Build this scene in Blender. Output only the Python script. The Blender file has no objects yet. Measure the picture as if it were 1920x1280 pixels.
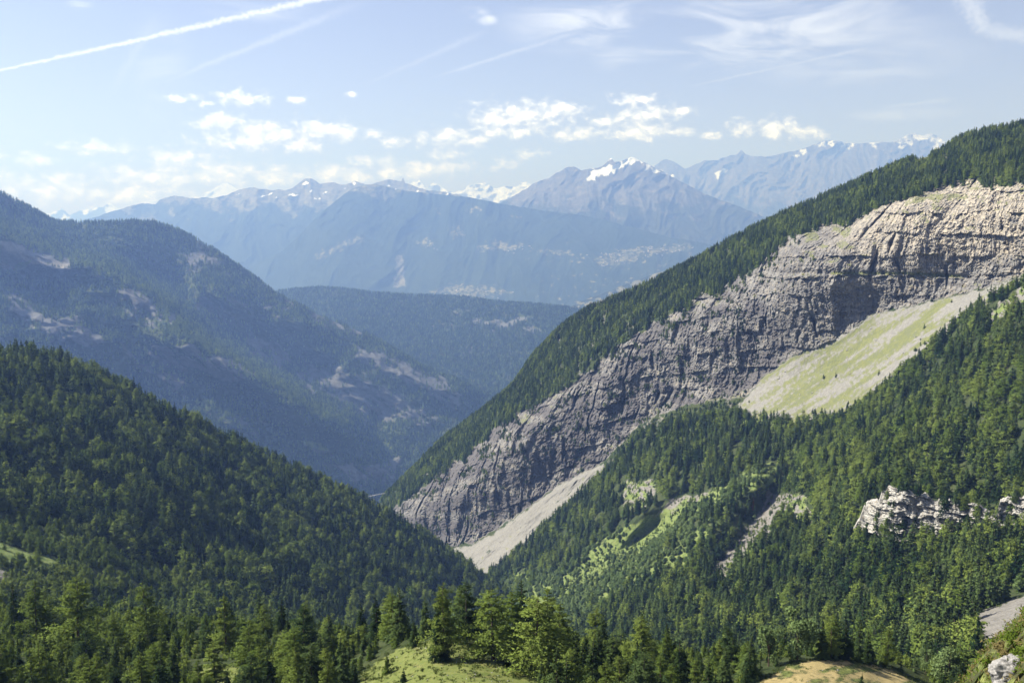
import bpy, math, random
import numpy as np

# ------------------------------------------------------------------ camera, sky, sun, exposure
R = math.radians
scene = bpy.context.scene
C = scene.collection
F = 1920 * 35.0 / 36.0            # focal length in photograph pixels (35 mm lens)
P = R(7.3)                        # camera tilts down
cd = bpy.data.cameras.new('camera'); cd.lens = 35.0; cd.sensor_width = 36.0
cd.clip_start = 1.0; cd.clip_end = 400000.0
cam = bpy.data.objects.new('camera', cd); C.objects.link(cam)
cam.location = (0, 0, 0); cam.rotation_euler = (R(90) - P, 0, 0)
scene.camera = cam

SUN_AZ = R(-86)                   # left of the view and a little ahead
SUN_EL = R(47)
SUN_DIR = np.array([math.sin(SUN_AZ) * math.cos(SUN_EL), math.cos(SUN_AZ) * math.cos(SUN_EL), math.sin(SUN_EL)])
sl = bpy.data.lights.new('sun', 'SUN'); sl.energy = 5.0; sl.angle = R(0.53); sl.color = (1.0, 0.965, 0.92)
sun = bpy.data.objects.new('sun', sl); C.objects.link(sun)
from mathutils import Vector
sun.rotation_euler = Vector(SUN_DIR).to_track_quat('Z', 'Y').to_euler()
SKY_STRENGTH = 0.058
CLOUD = 1.02
EXPOSURE = 1.28
HAZE_DENSITY = 5.8e-5
HAZE_COLOR = (0.25, 0.43, 1.0)
vs = scene.view_settings
vs.view_transform = 'Standard'; vs.look = 'None'; vs.gamma = 1.0; vs.exposure = EXPOSURE
vs.use_curve_mapping = False
scene.render.engine = 'CYCLES'
cy = scene.cycles
cy.max_bounces = 4; cy.diffuse_bounces = 2; cy.glossy_bounces = 1; cy.transmission_bounces = 2
cy.transparent_max_bounces = 4; cy.volume_bounces = 0
cy.use_denoising = True
cy.caustics_reflective = False; cy.caustics_refractive = False
cy.sample_clamp_indirect = 4.0


# ------------------------------------------------------------------ node helper
class NT:
    def __init__(self, tree):
        self.t = tree; self.n = tree.nodes; self.l = tree.links

    def new(self, kind, **kw):
        nd = self.n.new(kind)
        for k, v in kw.items():
            setattr(nd, k, v)
        return nd

    def put(self, sock, v):
        if isinstance(v, bpy.types.NodeSocket):
            self.l.new(v, sock)
        elif v is not None:
            try:
                sock.default_value = v
            except (TypeError, ValueError):
                sock.default_value = (v[0], v[1], v[2], 1.0) if hasattr(v, '__len__') else v

    def math(self, op, a, b=None, c=None, clamp=False):
        nd = self.new('ShaderNodeMath', operation=op, use_clamp=clamp)
        for i, v in enumerate((a, b, c)):
            if v is not None: self.put(nd.inputs[i], v)
        return nd.outputs[0]

    def vmath(self, op, a, b=None, c=None, out=0):
        nd = self.new('ShaderNodeVectorMath', operation=op)
        for i, v in enumerate((a, b, c)):
            if v is not None: self.put(nd.inputs[i], v)
        return nd.outputs['Value'] if op in ('LENGTH', 'DOT_PRODUCT', 'DISTANCE') else nd.outputs[0]

    def mix(self, fac, a, b, blend='MIX'):
        nd = self.new('ShaderNodeMix', data_type='RGBA', blend_type=blend)
        self.put(nd.inputs[0], fac); self.put(nd.inputs[6], col(a)); self.put(nd.inputs[7], col(b))
        return nd.outputs[2]

    def noise(self, vec, scale, detail=4.0, rough=0.55, dist=0.0, dim='3D', typ='FBM'):
        nd = self.new('ShaderNodeTexNoise', noise_dimensions=dim, noise_type=typ)
        self.put(nd.inputs['Vector'], vec); nd.inputs['Scale'].default_value = scale
        nd.inputs['Detail'].default_value = detail; nd.inputs['Roughness'].default_value = rough
        nd.inputs['Distortion'].default_value = dist
        return nd.outputs[0]

    def ramp(self, v, lo, hi, a=0.0, b=1.0):
        nd = self.new('ShaderNodeMapRange', interpolation_type='SMOOTHSTEP')
        self.put(nd.inputs[0], v); self.put(nd.inputs[1], lo); self.put(nd.inputs[2], hi)
        self.put(nd.inputs[3], a); self.put(nd.inputs[4], b)
        return nd.outputs[0]

    def scale(self, vec, s):
        return self.vmath('MULTIPLY', vec, s)


def col(v):
    if isinstance(v, tuple) and len(v) == 3: return (v[0], v[1], v[2], 1.0)
    return v


# ------------------------------------------------------------------ pixel <-> ray
cP, sP = math.cos(P), math.sin(P)


def ray(px, py):
    cx = (np.asarray(px, float) - 960.0) / F; cyy = (640.0 - np.asarray(py, float)) / F
    return np.stack([cx, cP + cyy * sP + 0 * cx, -sP + cyy * cP + 0 * cx], -1)


def at(px, py, Y):
    d = ray(px, py)
    return d * (np.asarray(Y, float) / d[..., 1])[..., None]


def azel(px, py):
    d = ray(px, py); d = d / np.linalg.norm(d)
    return math.atan2(d[0], d[1]), math.asin(d[2])


# ------------------------------------------------------------------ world: Nishita sky, clouds, contrails
def build_world():
    w = bpy.data.worlds.new('World'); scene.world = w; w.use_nodes = True
    T = NT(w.node_tree); T.n.clear()
    out = T.new('ShaderNodeOutputWorld')
    sky = T.new('ShaderNodeTexSky', sky_type='NISHITA')
    sky.sun_disc = False; sky.sun_elevation = SUN_EL; sky.sun_rotation = SUN_AZ
    sky.altitude = 1700.0; sky.air_density = 1.0; sky.dust_density = 0.9; sky.ozone_density = 2.2
    hs = T.new('ShaderNodeHueSaturation'); hs.inputs['Saturation'].default_value = 0.64; hs.inputs['Value'].default_value = 0.95; T.put(hs.inputs['Color'], sky.outputs[0])
    bg = T.new('ShaderNodeBackground'); T.put(bg.inputs[0], T.mix(1.0, hs.outputs[0], (1.02, 0.935, 1.0), 'MULTIPLY')); bg.inputs[1].default_value = SKY_STRENGTH
    g = T.new('ShaderNodeTexCoord').outputs['Generated']
    sep = T.new('ShaderNodeSeparateXYZ'); T.put(sep.inputs[0], g)
    u = T.math('ARCTAN2', sep.outputs[0], sep.outputs[1]); v = T.math('ARCSINE', sep.outputs[2])
    cmb = T.new('ShaderNodeCombineXYZ'); T.put(cmb.inputs[0], u); T.put(cmb.inputs[1], v)
    uv = cmb.outputs[0]
    # cumulus: (x, y, half width, half height) of the heaps seen over the far range
    heaps = [(340, 185, 34, 9), (388, 195, 16, 7), (455, 187, 46, 17), (562, 187, 22, 8), (660, 176, 14, 6),
             (420, 232, 62, 20), (505, 250, 80, 26), (600, 245, 66, 22), (655, 250, 34, 16), (455, 268, 90, 18), (560, 272, 50, 14),
             (180, 277, 66, 14), (70, 298, 46, 13), (0, 290, 24, 10), (335, 298, 70, 24), (290, 332, 130, 26), (100, 352, 130, 30),
             (420, 325, 90, 28), (240, 365, 120, 20), (740, 267, 34, 10), (840, 258, 60, 20), (895, 263, 26, 12), (985, 215, 110, 26), (1045, 206, 52, 20),
             (930, 228, 55, 16), (950, 247, 76, 13), (1080, 250, 60, 15), (1185, 187, 48, 12), (1215, 214, 72, 18),
             (1282, 208, 18, 8), (1195, 246, 72, 20), (1280, 248, 30, 11), (1335, 252, 26, 9), (1390, 241, 26, 19), (1450, 242, 36, 22),
             (1482, 240, 28, 19), (1525, 249, 24, 17), (995, 288, 30, 10), (955, 304, 26, 13), (928, 316, 16, 8), (800, 314, 110, 17),
             (842, 293, 36, 10), (690, 302, 46, 12), (640, 326, 100, 20), (745, 327, 80, 15),              (1130, 230, 30, 9), (700, 250, 26, 9), (520, 330, 60, 20)]
    acc = None
    for (x, y, rx, ry) in heaps:
        u0, v0 = azel(x, y); u1, _ = azel(x + 1, y); _, v1 = azel(x, y - 1)
        su = 1.0 / (rx * (u1 - u0)); sv = 1.0 / (ry * (v1 - v0))
        m = T.vmath('MULTIPLY_ADD', uv, (su, sv, 0), (-u0 * su, -v0 * sv, 0))
        ln = T.vmath('LENGTH', m)
        acc = ln if acc is None else T.math('SMOOTH_MIN', acc, ln, 0.25)
    # the same low heaps go on all round the horizon outside the frame
    wide = T.noise(T.scale(uv, (5.0, 16.0, 1)), 1.0, 3.0, 0.5)
    band = T.math('ABSOLUTE', T.math('SUBTRACT', v, 0.085))
    outside = T.ramp(T.math('ABSOLUTE', u), 0.56, 0.72)
    ring = T.math('SUBTRACT', T.math('MULTIPLY_ADD', wide, -5.0, 3.4), T.math('MULTIPLY', outside, 0.0))
    ring = T.math('ADD', T.math('ADD', ring, T.math('MULTIPLY', band, 11.0)), T.math('MULTIPLY_ADD', outside, -4.0, 4.0))
    acc = T.math('MINIMUM', acc, ring)
    sc = (70.0, 105.0, 1)
    n1 = T.noise(T.scale(uv, sc), 1.0, 10.0, 0.66, 0.25)
    fld = T.math('ADD', T.math('SUBTRACT', 1.0, acc), T.math('MULTIPLY_ADD', n1, 4.2, -2.15))
    dens = T.math('MULTIPLY', T.ramp(fld, -0.25, 1.45), 0.95)
    # light from above left: compare with the field a little higher up
    n2 = T.noise(T.scale(T.vmath('ADD', uv, (-0.004, 0.006, 0)), sc), 1.0, 5.0, 0.6, 0.35)
    lit = T.ramp(T.math('SUBTRACT', n1, n2), -0.09, 0.07)
    ccol = T.mix(lit, (0.62, 0.67, 0.76), (1.06, 1.06, 1.08))
    # cirrus veils
    ci = T.noise(T.scale(T.vmath('ADD', uv, T.vmath('MULTIPLY', T.noise(T.scale(uv, (4, 4, 1)), 1.0, 2.0), (0.06, 0.06, 0))), (9.0, 38.0, 1)), 1.0, 7.0, 0.62, 0.9)
    veil = None
    for (x, y, rx, ry, k) in [(1110, 45, 170, 60, 0.85), (1420, 60, 330, 80, 0.8), (1350, 115, 130, 25, 0.5), (1160, 110, 60, 30, 0.5),
                              (1620, 110, 250, 60, 0.45), (300, 120, 60, 140, 0.25), (1500, 20, 300, 40, 0.5), (490, 20, 120, 24, 0.4), (1700, 215, 120, 14, 0.4), (885, 25, 34, 14, .9), (912, 38, 24, 12, .9), (150, 6, 26, 14, .9)]:
        u0, v0 = azel(x, y); u1, _ = azel(x + 1, y); _, v1 = azel(x, y - 1)
        su = 1.0 / (rx * (u1 - u0)); sv = 1.0 / (ry * (v1 - v0))
        ln = T.vmath('LENGTH', T.vmath('MULTIPLY_ADD', uv, (su, sv, 0), (-u0 * su, -v0 * sv, 0)))
        b = T.ramp(ln, 1.25, 0.1, 0.0, k)
        veil = b if veil is None else T.math('MAXIMUM', veil, b)
    veil = T.math('MAXIMUM', veil, T.math('MULTIPLY', T.math('MULTIPLY', outside, T.ramp(v, 0.08, 0.25)), 0.4))
    veil = T.math('MULTIPLY', veil, T.ramp(ci, 0.36, 0.72))
    # contrails: great circles with a ragged width
    rag = T.noise(T.scale(uv, (60, 60, 1)), 1.0, 5.0, 0.7)
    rag2 = T.noise(T.scale(uv, (260, 260, 1)), 1.0, 4.0, 0.7)
    trail = None
    for (xa, ya, xb, yb, wa, wb, k, fade) in [(-60, 146, 300, 66, 2.0, 5.5, .85, 0.0), (290, 68, 660, -16, 5.5, 8.5, .85, 0.0), (230, 186, 700, -4, 1.5, 12.0, 0.24, .9),
                                           (800, 150, 1110, 52, 2, 7, 0.26, .5), (1290, 163, 1640, 88, 1.5, 5, 0.28, .3),
                                           (1800, -30, 1850, 66, 26, 17, 0.42, .4), (1835, 56, 2000, 78, 17, 12, 0.36, .4), (1636, 132, 1638, 172, 1.4, 1.2, 0.3, .5),
                                           (660, 170, 930, 50, 3, 9, 0.16, .8), (200, 190, 300, 20, 7, 14, 0.14, .7), (1640, 205, 1790, 186, 3, 6, .2, .6)]:
        a = ray(xa, ya); b = ray(xb, yb); a = a / np.linalg.norm(a); b = b / np.linalg.norm(b)
        n = np.cross(a, b); n /= np.linalg.norm(n); t = b - a; L = np.linalg.norm(t); t /= L
        dn = T.vmath('DOT_PRODUCT', g, tuple(n)); al = T.math('DIVIDE', T.math('SUBTRACT', T.vmath('DOT_PRODUCT', g, tuple(t)), float(a @ t)), L)
        wid = T.math('MULTIPLY_ADD', al, (wb - wa) / F, wa / F)
        off = T.math('MULTIPLY', T.math('SUBTRACT', rag, 0.5), 9.0 / F)
        dd = T.math('DIVIDE', T.math('ABSOLUTE', T.math('ADD', dn, off)), T.math('MAXIMUM', wid, 1e-4))
        dd = T.math('ADD', dd, T.math('MULTIPLY_ADD', rag2, 2.2, -1.05))
        m = T.math('MULTIPLY', T.ramp(dd, 1.25, -0.1), T.math('MULTIPLY', T.ramp(al, -0.04, 0.04 + fade * 0.4), T.ramp(al, 1.04, 0.97 - fade * 0.3)))
        m = T.math('MULTIPLY', m, k * 0.42)
        trail = m if trail is None else T.math('MAXIMUM', trail, m)
    thin = T.math('MAXIMUM', T.math('MULTIPLY', veil, 0.42), trail)
    al = T.math('MAXIMUM', dens, thin, clamp=True)
    cc = T.mix(dens, (0.97, 0.98, 1.0), ccol)
    bg2 = T.new('ShaderNodeBackground'); T.put(bg2.inputs[0], cc); bg2.inputs[1].default_value = CLOUD
    mx = T.new('ShaderNodeMixShader'); T.put(mx.inputs[0], al)
    T.l.new(bg.outputs[0], mx.inputs[1]); T.l.new(bg2.outputs[0], mx.inputs[2])
    T.l.new(mx.outputs[0], out.inputs[0])
    w.cycles.sampling_method = 'MANUAL'; w.cycles.sample_map_resolution = 512


build_world()

# ------------------------------------------------------------------ numpy noise
_rng = np.random.RandomState(7)
_perm = _rng.permutation(4096).astype(np.int64)
_grad = _rng.normal(size=(4096, 3)); _grad /= np.linalg.norm(_grad, axis=1)[:, None]


def perlin(x, y, z=0.0):
    x, y, z = np.broadcast_arrays(np.asarray(x, float), np.asarray(y, float), np.asarray(z, float))
    xi = np.floor(x).astype(np.int64); yi = np.floor(y).astype(np.int64); zi = np.floor(z).astype(np.int64)
    fx, fy, fz = x - xi, y - yi, z - zi
    sx = fx * fx * fx * (fx * (fx * 6 - 15) + 10); sy = fy * fy * fy * (fy * (fy * 6 - 15) + 10); sz = fz * fz * fz * (fz * (fz * 6 - 15) + 10)
    res = 0
    for dx in (0, 1):
        hx = _perm[(xi + dx) & 4095]; wx = sx if dx else 1 - sx
        for dy in (0, 1):
            hy = _perm[(hx + yi + dy) & 4095]; wy = sy if dy else 1 - sy
            for dz in (0, 1):
                h = _perm[(hy + zi + dz) & 4095]; wz = sz if dz else 1 - sz
                gr = _grad[h]
                res = res + wx * wy * wz * (gr[..., 0] * (fx - dx) + gr[..., 1] * (fy - dy) + gr[..., 2] * (fz - dz))
    return res * 1.5


def fbm(x, y, z=0.0, o=5, lac=2.03, g=0.5):
    a, s, r = 1.0, 1.0, 0
    for i in range(o):
        r = r + a * perlin(np.asarray(x) * s + 17.3 * i, np.asarray(y) * s - 9.1 * i, np.asarray(z) * s + 3.7 * i); a *= g; s *= lac
    return r


def ridged(x, y, z=0.0, o=5, lac=2.05, g=0.5):
    a, s, r = 1.0, 1.0, 0
    for i in range(o):
        n = 1 - np.abs(perlin(np.asarray(x) * s + 31.7 * i, np.asarray(y) * s + 5.9 * i, np.asarray(z) * s - 8.3 * i)) * 1.6
        r = r + a * n; a *= g; s *= lac
    return r / 2.0


def sstep(v, a, b):
    t = np.clip((v - a) / (b - a), 0, 1); return t * t * (3 - 2 * t)


def polydist(px, py, poly):
    """signed distance in pixels, positive inside"""
    px = np.asarray(px, float); py = np.asarray(py, float)
    d = np.full(px.shape, 1e9); ins = np.zeros(px.shape, bool)
    n = len(poly)
    for i in range(n):
        x0, y0 = poly[i]; x1, y1 = poly[(i + 1) % n]
        ex, ey = x1 - x0, y1 - y0
        t = np.clip(((px - x0) * ex + (py - y0) * ey) / (ex * ex + ey * ey + 1e-9), 0, 1)
        d = np.minimum(d, np.hypot(px - x0 - t * ex, py - y0 - t * ey))
        c = ((y0 > py) != (y1 > py))
        if y1 != y0:
            ins ^= c & (px < ex * (py - y0) / (y1 - y0) + x0)
    return np.where(ins, d, -d)


def polym(px, py, poly, soft=6.0, rag=8.0, f=0.05):
    d = polydist(px, py, poly)
    if rag: d = d + rag * fbm(np.asarray(px) * f, np.asarray(py) * f, 1.7, 3)
    return sstep(d, -soft, soft)


def linem(px, py, pts, w):
    """soft gaussian along a polyline"""
    px = np.asarray(px, float); py = np.asarray(py, float); d = np.full(px.shape, 1e9)
    for (x0, y0), (x1, y1) in zip(pts[:-1], pts[1:]):
        ex, ey = x1 - x0, y1 - y0
        t = np.clip(((px - x0) * ex + (py - y0) * ey) / (ex * ex + ey * ey + 1e-9), 0, 1)
        d = np.minimum(d, np.hypot(px - x0 - t * ex, py - y0 - t * ey))
    return np.exp(-(d / w) ** 2)


class Depth:
    """thin-plate spline of log distance through (px, py, Y) control points"""
    def __init__(self, pts, smooth=0.02):
        p = np.array(pts, float); self.c = p[:, :2] / 200.0
        n = len(p); r = np.linalg.norm(self.c[:, None] - self.c[None], axis=2)
        K = np.where(r > 0, r * r * np.log(r + 1e-12), 0) + np.eye(n) * smooth
        Q = np.hstack([np.ones((n, 1)), self.c])
        A = np.zeros((n + 3, n + 3)); A[:n, :n] = K; A[:n, n:] = Q; A[n:, :n] = Q.T
        self.w = np.linalg.solve(A, np.concatenate([np.log(p[:, 2]), np.zeros(3)]))

    def __call__(self, px, py):
        px = np.asarray(px, float) / 200.0; py = np.asarray(py, float) / 200.0
        o = self.w[-3] + self.w[-2] * px + self.w[-1] * py
        for (cx, cyy), w in zip(self.c, self.w[:-3]):
            r2 = (px - cx) ** 2 + (py - cyy) ** 2
            o = o + w * 0.5 * r2 * np.log(r2 + 1e-12)
        return np.exp(o)


# ------------------------------------------------------------------ mesh helpers
def mk_mesh(name, V, Fc, smooth=True, attrs=None):
    V = np.asarray(V, np.float32); Fc = np.asarray(Fc, np.int32); k = Fc.shape[1]
    me = bpy.data.meshes.new(name)
    me.vertices.add(len(V)); me.vertices.foreach_set('co', V.ravel())
    me.loops.add(Fc.size); me.loops.foreach_set('vertex_index', Fc.ravel())
    me.polygons.add(len(Fc)); me.polygons.foreach_set('loop_start', np.arange(0, Fc.size, k, dtype=np.int32))
    me.polygons.foreach_set('loop_total', np.full(len(Fc), k, np.int32))
    me.polygons.foreach_set('use_smooth', np.full(len(Fc), smooth, bool))
    me.update(calc_edges=True)
    if attrs:
        for an, av in attrs.items():
            if an == 'nrm':
                a = me.attributes.new(an, 'FLOAT_VECTOR', 'POINT'); a.data.foreach_set('vector', np.asarray(av, np.float32).ravel()); continue
            a = me.attributes.new(an, 'FLOAT_COLOR', 'POINT')
            a.data.foreach_set('color', np.asarray(av, np.float32).ravel())
    return me


def link(name, me, mat=None, parent=None):
    o = bpy.data.objects.new(name, me); C.objects.link(o)
    if mat is not None and not me.materials: me.materials.append(mat)
    if parent is not None: o.parent = parent
    return o


def tag(o, label=None, category=None, group=None, kind=None):
    if label: o['label'] = label
    if category: o['category'] = category
    if group: o['group'] = group
    if kind: o['kind'] = kind
    return o


def grid_quads(nr, nc):
    i = np.arange(nr * nc).reshape(nr, nc)
    return np.stack([i[:-1, :-1], i[:-1, 1:], i[1:, 1:], i[1:, :-1]], -1).reshape(-1, 4)


class Layer:
    """one landform: a sheet through the visible face, carried over its crest and down the far side"""
    def __init__(self, top, bottom, ctrl, step=4.0, mod=None, back=(8, 40.0, 0.5), smooth=0.02, topnoise=None, x0=None, x1=None):
        tx, ty = np.array(top, float).T; bx, by = np.array(bottom, float).T
        x0 = tx[0] if x0 is None else x0; x1 = tx[-1] if x1 is None else x1
        self.depth = ctrl if callable(ctrl) else Depth(ctrl, smooth)
        xs = np.arange(x0, x1 + step, step)
        T = np.interp(xs, tx, ty)
        if topnoise is not None: T = T + topnoise(xs)
        B = np.interp(xs, bx, by)
        nr = int(max(4, np.max(B - T) / step))
        t = np.linspace(0, 1, nr)[:, None]
        py = B[None] * (1 - t) + T[None] * t; px = np.broadcast_to(xs[None], py.shape)
        Y = self.depth(px, py)
        self.Y0 = Y
        if mod is not None: Y = Y + mod(px, py, Y)
        W = at(px, py, Y)
        nb, bs, slope = back
        if nb:
            crest = W[-1]; rad = crest[:, :2] / np.linalg.norm(crest[:, :2], axis=1)[:, None]
            rows = []
            for k in range(1, nb + 1):
                s = bs * (k ** 1.35); p = crest.copy(); p[:, :2] += rad * s
                p[:, 2] -= slope * s * s / (s + 2.0 * bs); rows.append(p)
            W = np.concatenate([W, np.stack(rows)], 0)
            px = np.concatenate([px, np.repeat(px[-1:], nb, 0)], 0); py = np.concatenate([py, np.repeat(py[-1:], nb, 0)], 0)
        self.W, self.px, self.py, self.nb, self.nr = W, px, py, nb, nr

    def build(self, name, mat, mask=None, smooth=True):
        nr, nc = self.px.shape
        at_ = {'m': mask} if mask is not None else None
        me = mk_mesh(name, self.W.reshape(-1, 3), grid_quads(nr, nc), smooth, at_)
        return link(name, me, mat)

    def scatter(self, dens, rng, keep_back=2, margin=160):
        """dens(px,py,W) -> trees per square metre of plan; returns positions and pixel coords"""
        nr, nc = self.px.shape
        top = self.nr + keep_back if self.nb else nr
        W = self.W[:top]; px = self.px[:top]; py = self.py[:top]
        a, b, c, d = W[:-1, :-1], W[:-1, 1:], W[1:, 1:], W[1:, :-1]
        e1 = (c - a)[..., :2]; e2 = (d - b)[..., :2]
        area = 0.5 * np.abs(e1[..., 0] * e2[..., 1] - e1[..., 1] * e2[..., 0])
        qx = px[:-1, :-1]; qy = py[:-1, :-1]
        w = area * dens(qx, qy, a) * ((qx > -margin) & (qx < 1920 + margin) & (qy < 1280 + margin))
        tot = w.sum(); n = rng.poisson(tot)
        idx = rng.choice(w.size, n, p=(w / tot).ravel())
        i, j = np.unravel_index(idx, w.shape); s = rng.rand(n, 1); t = rng.rand(n, 1)
        Pp = (a[i, j] * (1 - s) + b[i, j] * s) * (1 - t) + (d[i, j] * (1 - s) + c[i, j] * s) * t
        return Pp, qx[i, j], qy[i, j]


# ------------------------------------------------------------------ materials
def principled(T, base, rough=0.9, normal=None, spec=0.15):
    b = T.new('ShaderNodeBsdfPrincipled')
    T.put(b.inputs['Base Color'], base); b.inputs['Roughness'].default_value = rough
    b.inputs['Specular IOR Level'].default_value = spec
    if normal is not None: T.put(b.inputs['Normal'], normal)
    return b


def new_mat(name):
    m = bpy.data.materials.new(name); m.use_nodes = True
    T = NT(m.node_tree); T.n.clear()
    return m, T, T.new('ShaderNodeOutputMaterial')


def terrain_mat(name, s, floor=((0.030, 0.045, 0.018), (0.055, 0.065, 0.028)), grass=((0.085, 0.125, 0.036), (0.165, 0.195, 0.07)),
                rock=((0.10, 0.098, 0.095), (0.22, 0.21, 0.20)), scree=((0.12, 0.115, 0.107), (0.21, 0.20, 0.185)), bump=0.5, snowc=(0.82, 0.85, 0.9),
                streak=(1, 1, 1), warm=0.35, beds=0.0):
    """s: size in metres of the coarsest blotches; regions come from the vertex attribute m (rock, grass, scree, snow)"""
    m, T, out = new_mat(name)
    pos = T.new('ShaderNodeTexCoord').outputs['Object']
    at_ = T.new('ShaderNodeAttribute', attribute_name='m'); sp = T.new('ShaderNodeSeparateColor'); T.put(sp.inputs[0], at_.outputs['Color'])
    big = T.noise(pos, 1.0 / s, 5.0, 0.6); mid = T.noise(pos, 7.0 / s, 6.0, 0.65); fine = T.noise(pos, 40.0 / s, 5.0, 0.7)
    st = T.noise(T.scale(pos, streak), 12.0 / s, 7.0, 0.68, 0.6)
    blot = T.ramp(T.math('ADD', T.math('MULTIPLY', big, 0.5), T.math('MULTIPLY', mid, 0.5)), 0.36, 0.64)
    c = T.mix(blot, *floor)
    c = T.mix(T.ramp(fine, 0.3, 0.7, 0.0, 0.35), c, (0.02, 0.03, 0.012))
    g = T.mix(T.ramp(T.math('ADD', T.math('MULTIPLY', mid, 0.55), T.math('MULTIPLY', fine, 0.45)), 0.36, 0.64), *grass)
    r = T.mix(T.ramp(T.math('ADD', T.math('MULTIPLY', st, 0.65), T.math('MULTIPLY', fine, 0.35)), 0.34, 0.66), *rock)
    r = T.mix(T.ramp(big, 0.40, 0.62, 0.0, 0.6), r, T.mix(0.5, r, (rock[0][0] * .7, rock[0][1] * .7, rock[0][2] * .75)))
    wt = T.new('ShaderNodeAttribute', attribute_name='w').outputs['Fac']      # where the limestone itself is creamier
    r = T.mix(T.math('MULTIPLY', T.ramp(mid, 0.50, 0.70), warm), r, (0.30, 0.255, 0.19))
    r = T.mix(T.math('MULTIPLY', wt, T.ramp(st, 0.40, 0.62)), r, (0.44, 0.385, 0.30))
    sc = T.mix(T.ramp(T.math('ADD', T.math('MULTIPLY', st, 0.6), T.math('MULTIPLY', fine, 0.4)), 0.36, 0.66), *scree)
    if beds:
        bn = T.noise(T.scale(T.vmath('ADD', pos, T.vmath('MULTIPLY', T.noise(pos, 4.0 / s, 3.0), (0, 0, s * .12))), (.08, .08, 1.0)), 9.0 / s, 6.0, 0.7)
        r = T.mix(T.math('MULTIPLY', T.ramp(bn, 0.50, 0.66), beds), r, (0.055, 0.052, 0.055)); r = T.mix(T.math('MULTIPLY', T.ramp(bn, 0.44, 0.30), beds * .5), r, (0.36, 0.335, 0.29))
    jit = T.math('MULTIPLY', T.math('ADD', T.math('SUBTRACT', mid, 0.5), T.math('SUBTRACT', fine, 0.5)), 1.5)

    def edge(ch):
        return T.ramp(T.math('ADD', ch, T.math('MULTIPLY', jit, T.math('MULTIPLY', T.math('SUBTRACT', 1.0, ch), T.math('MULTIPLY', ch, 4.0)))), 0.25, 0.75)
    c = T.mix(edge(sp.outputs[0]), c, r)
    c = T.mix(edge(sp.outputs[2]), c, sc)
    c = T.mix(edge(sp.outputs[1]), c, g)
    c = T.mix(edge(at_.outputs['Alpha']), c, snowc)
    bp = T.new('ShaderNodeBump'); bp.inputs['Strength'].default_value = bump; bp.inputs['Distance'].default_value = s * 0.04
    T.put(bp.inputs['Height'], T.math('ADD', T.math('MULTIPLY', st, 0.7), T.math('MULTIPLY', fine, 0.5)))
    b = principled(T, c, 0.95, bp.outputs[0], 0.08)
    T.l.new(b.outputs[0], out.inputs[0])
    return m


def leaf_mat(name, dark, light, trans=0.25, tcol=None):
    m, T, out = new_mat(name)
    rnd = T.new('ShaderNodeObjectInfo').outputs['Random']
    pos = T.new('ShaderNodeTexCoord').outputs['Object']
    n = T.noise(pos, 0.9, 2.0)
    tint = T.new('ShaderNodeAttribute', attribute_type='INSTANCER', attribute_name='tint').outputs['Fac']     # stands of different age and vigour
    f = T.math('ADD', T.math('ADD', T.math('MULTIPLY', rnd, 0.75), T.math('MULTIPLY', T.ramp(n, 0.3, 0.7), 0.25)), tint, clamp=True)
    c = T.mix(f, dark, light)
    # needles shade as the spray they belong to, not as single flat leaves
    an = T.new('ShaderNodeAttribute', attribute_name='nrm').outputs['Vector']
    vt = T.new('ShaderNodeVectorTransform', vector_type='NORMAL', convert_from='OBJECT', convert_to='WORLD'); T.put(vt.inputs[0], an)
    nrm = T.vmath('NORMALIZE', vt.outputs[0])
    d = T.new('ShaderNodeBsdfDiffuse'); T.put(d.inputs[0], c); d.inputs[1].default_value = 0.5; T.put(d.inputs['Normal'], nrm)
    t = T.new('ShaderNodeBsdfTranslucent'); T.put(t.inputs['Normal'], nrm); T.put(t.inputs[0], T.mix(0.5, c, tcol or tuple(min(1, x * 1.6) for x in light)))
    mx = T.new('ShaderNodeMixShader'); mx.inputs[0].default_value = trans
    T.l.new(d.outputs[0], mx.inputs[1]); T.l.new(t.outputs[0], mx.inputs[2])
    T.l.new(mx.outputs[0], out.inputs[0])
    return m


def bark_mat(name, a, b_):
    m, T, out = new_mat(name)
    pos = T.new('ShaderNodeTexCoord').outputs['Object']
    n = T.noise(T.scale(pos, (6, 6, 1.2)), 1.0, 5.0)
    b = principled(T, T.mix(T.ramp(n, 0.3, 0.7), a, b_), 0.95)
    T.l.new(b.outputs[0], out.inputs[0])
    return m


M = {}
M['spruce'] = leaf_mat('spruce_needles', (0.020, 0.042, 0.018), (0.118, 0.172, 0.056), 0.32)
M['larch'] = leaf_mat('larch_needles', (0.105, 0.160, 0.034), (0.225, 0.290, 0.068), 0.38)
M['pine'] = leaf_mat('pine_needles', (0.034, 0.066, 0.028), (0.125, 0.175, 0.060), 0.32)
M['broad'] = leaf_mat('broad_leaves', (0.140, 0.210, 0.080), (0.230, 0.310, 0.125), 0.36)
M['rust'] = leaf_mat('dead_needles', (0.16, 0.055, 0.022), (0.20, 0.075, 0.03), 0.2)
M['bark'] = bark_mat('bark', (0.045, 0.033, 0.025), (0.11, 0.085, 0.065))
M['greybark'] = bark_mat('grey_bark', (0.16, 0.15, 0.14), (0.30, 0.28, 0.26))


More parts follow.
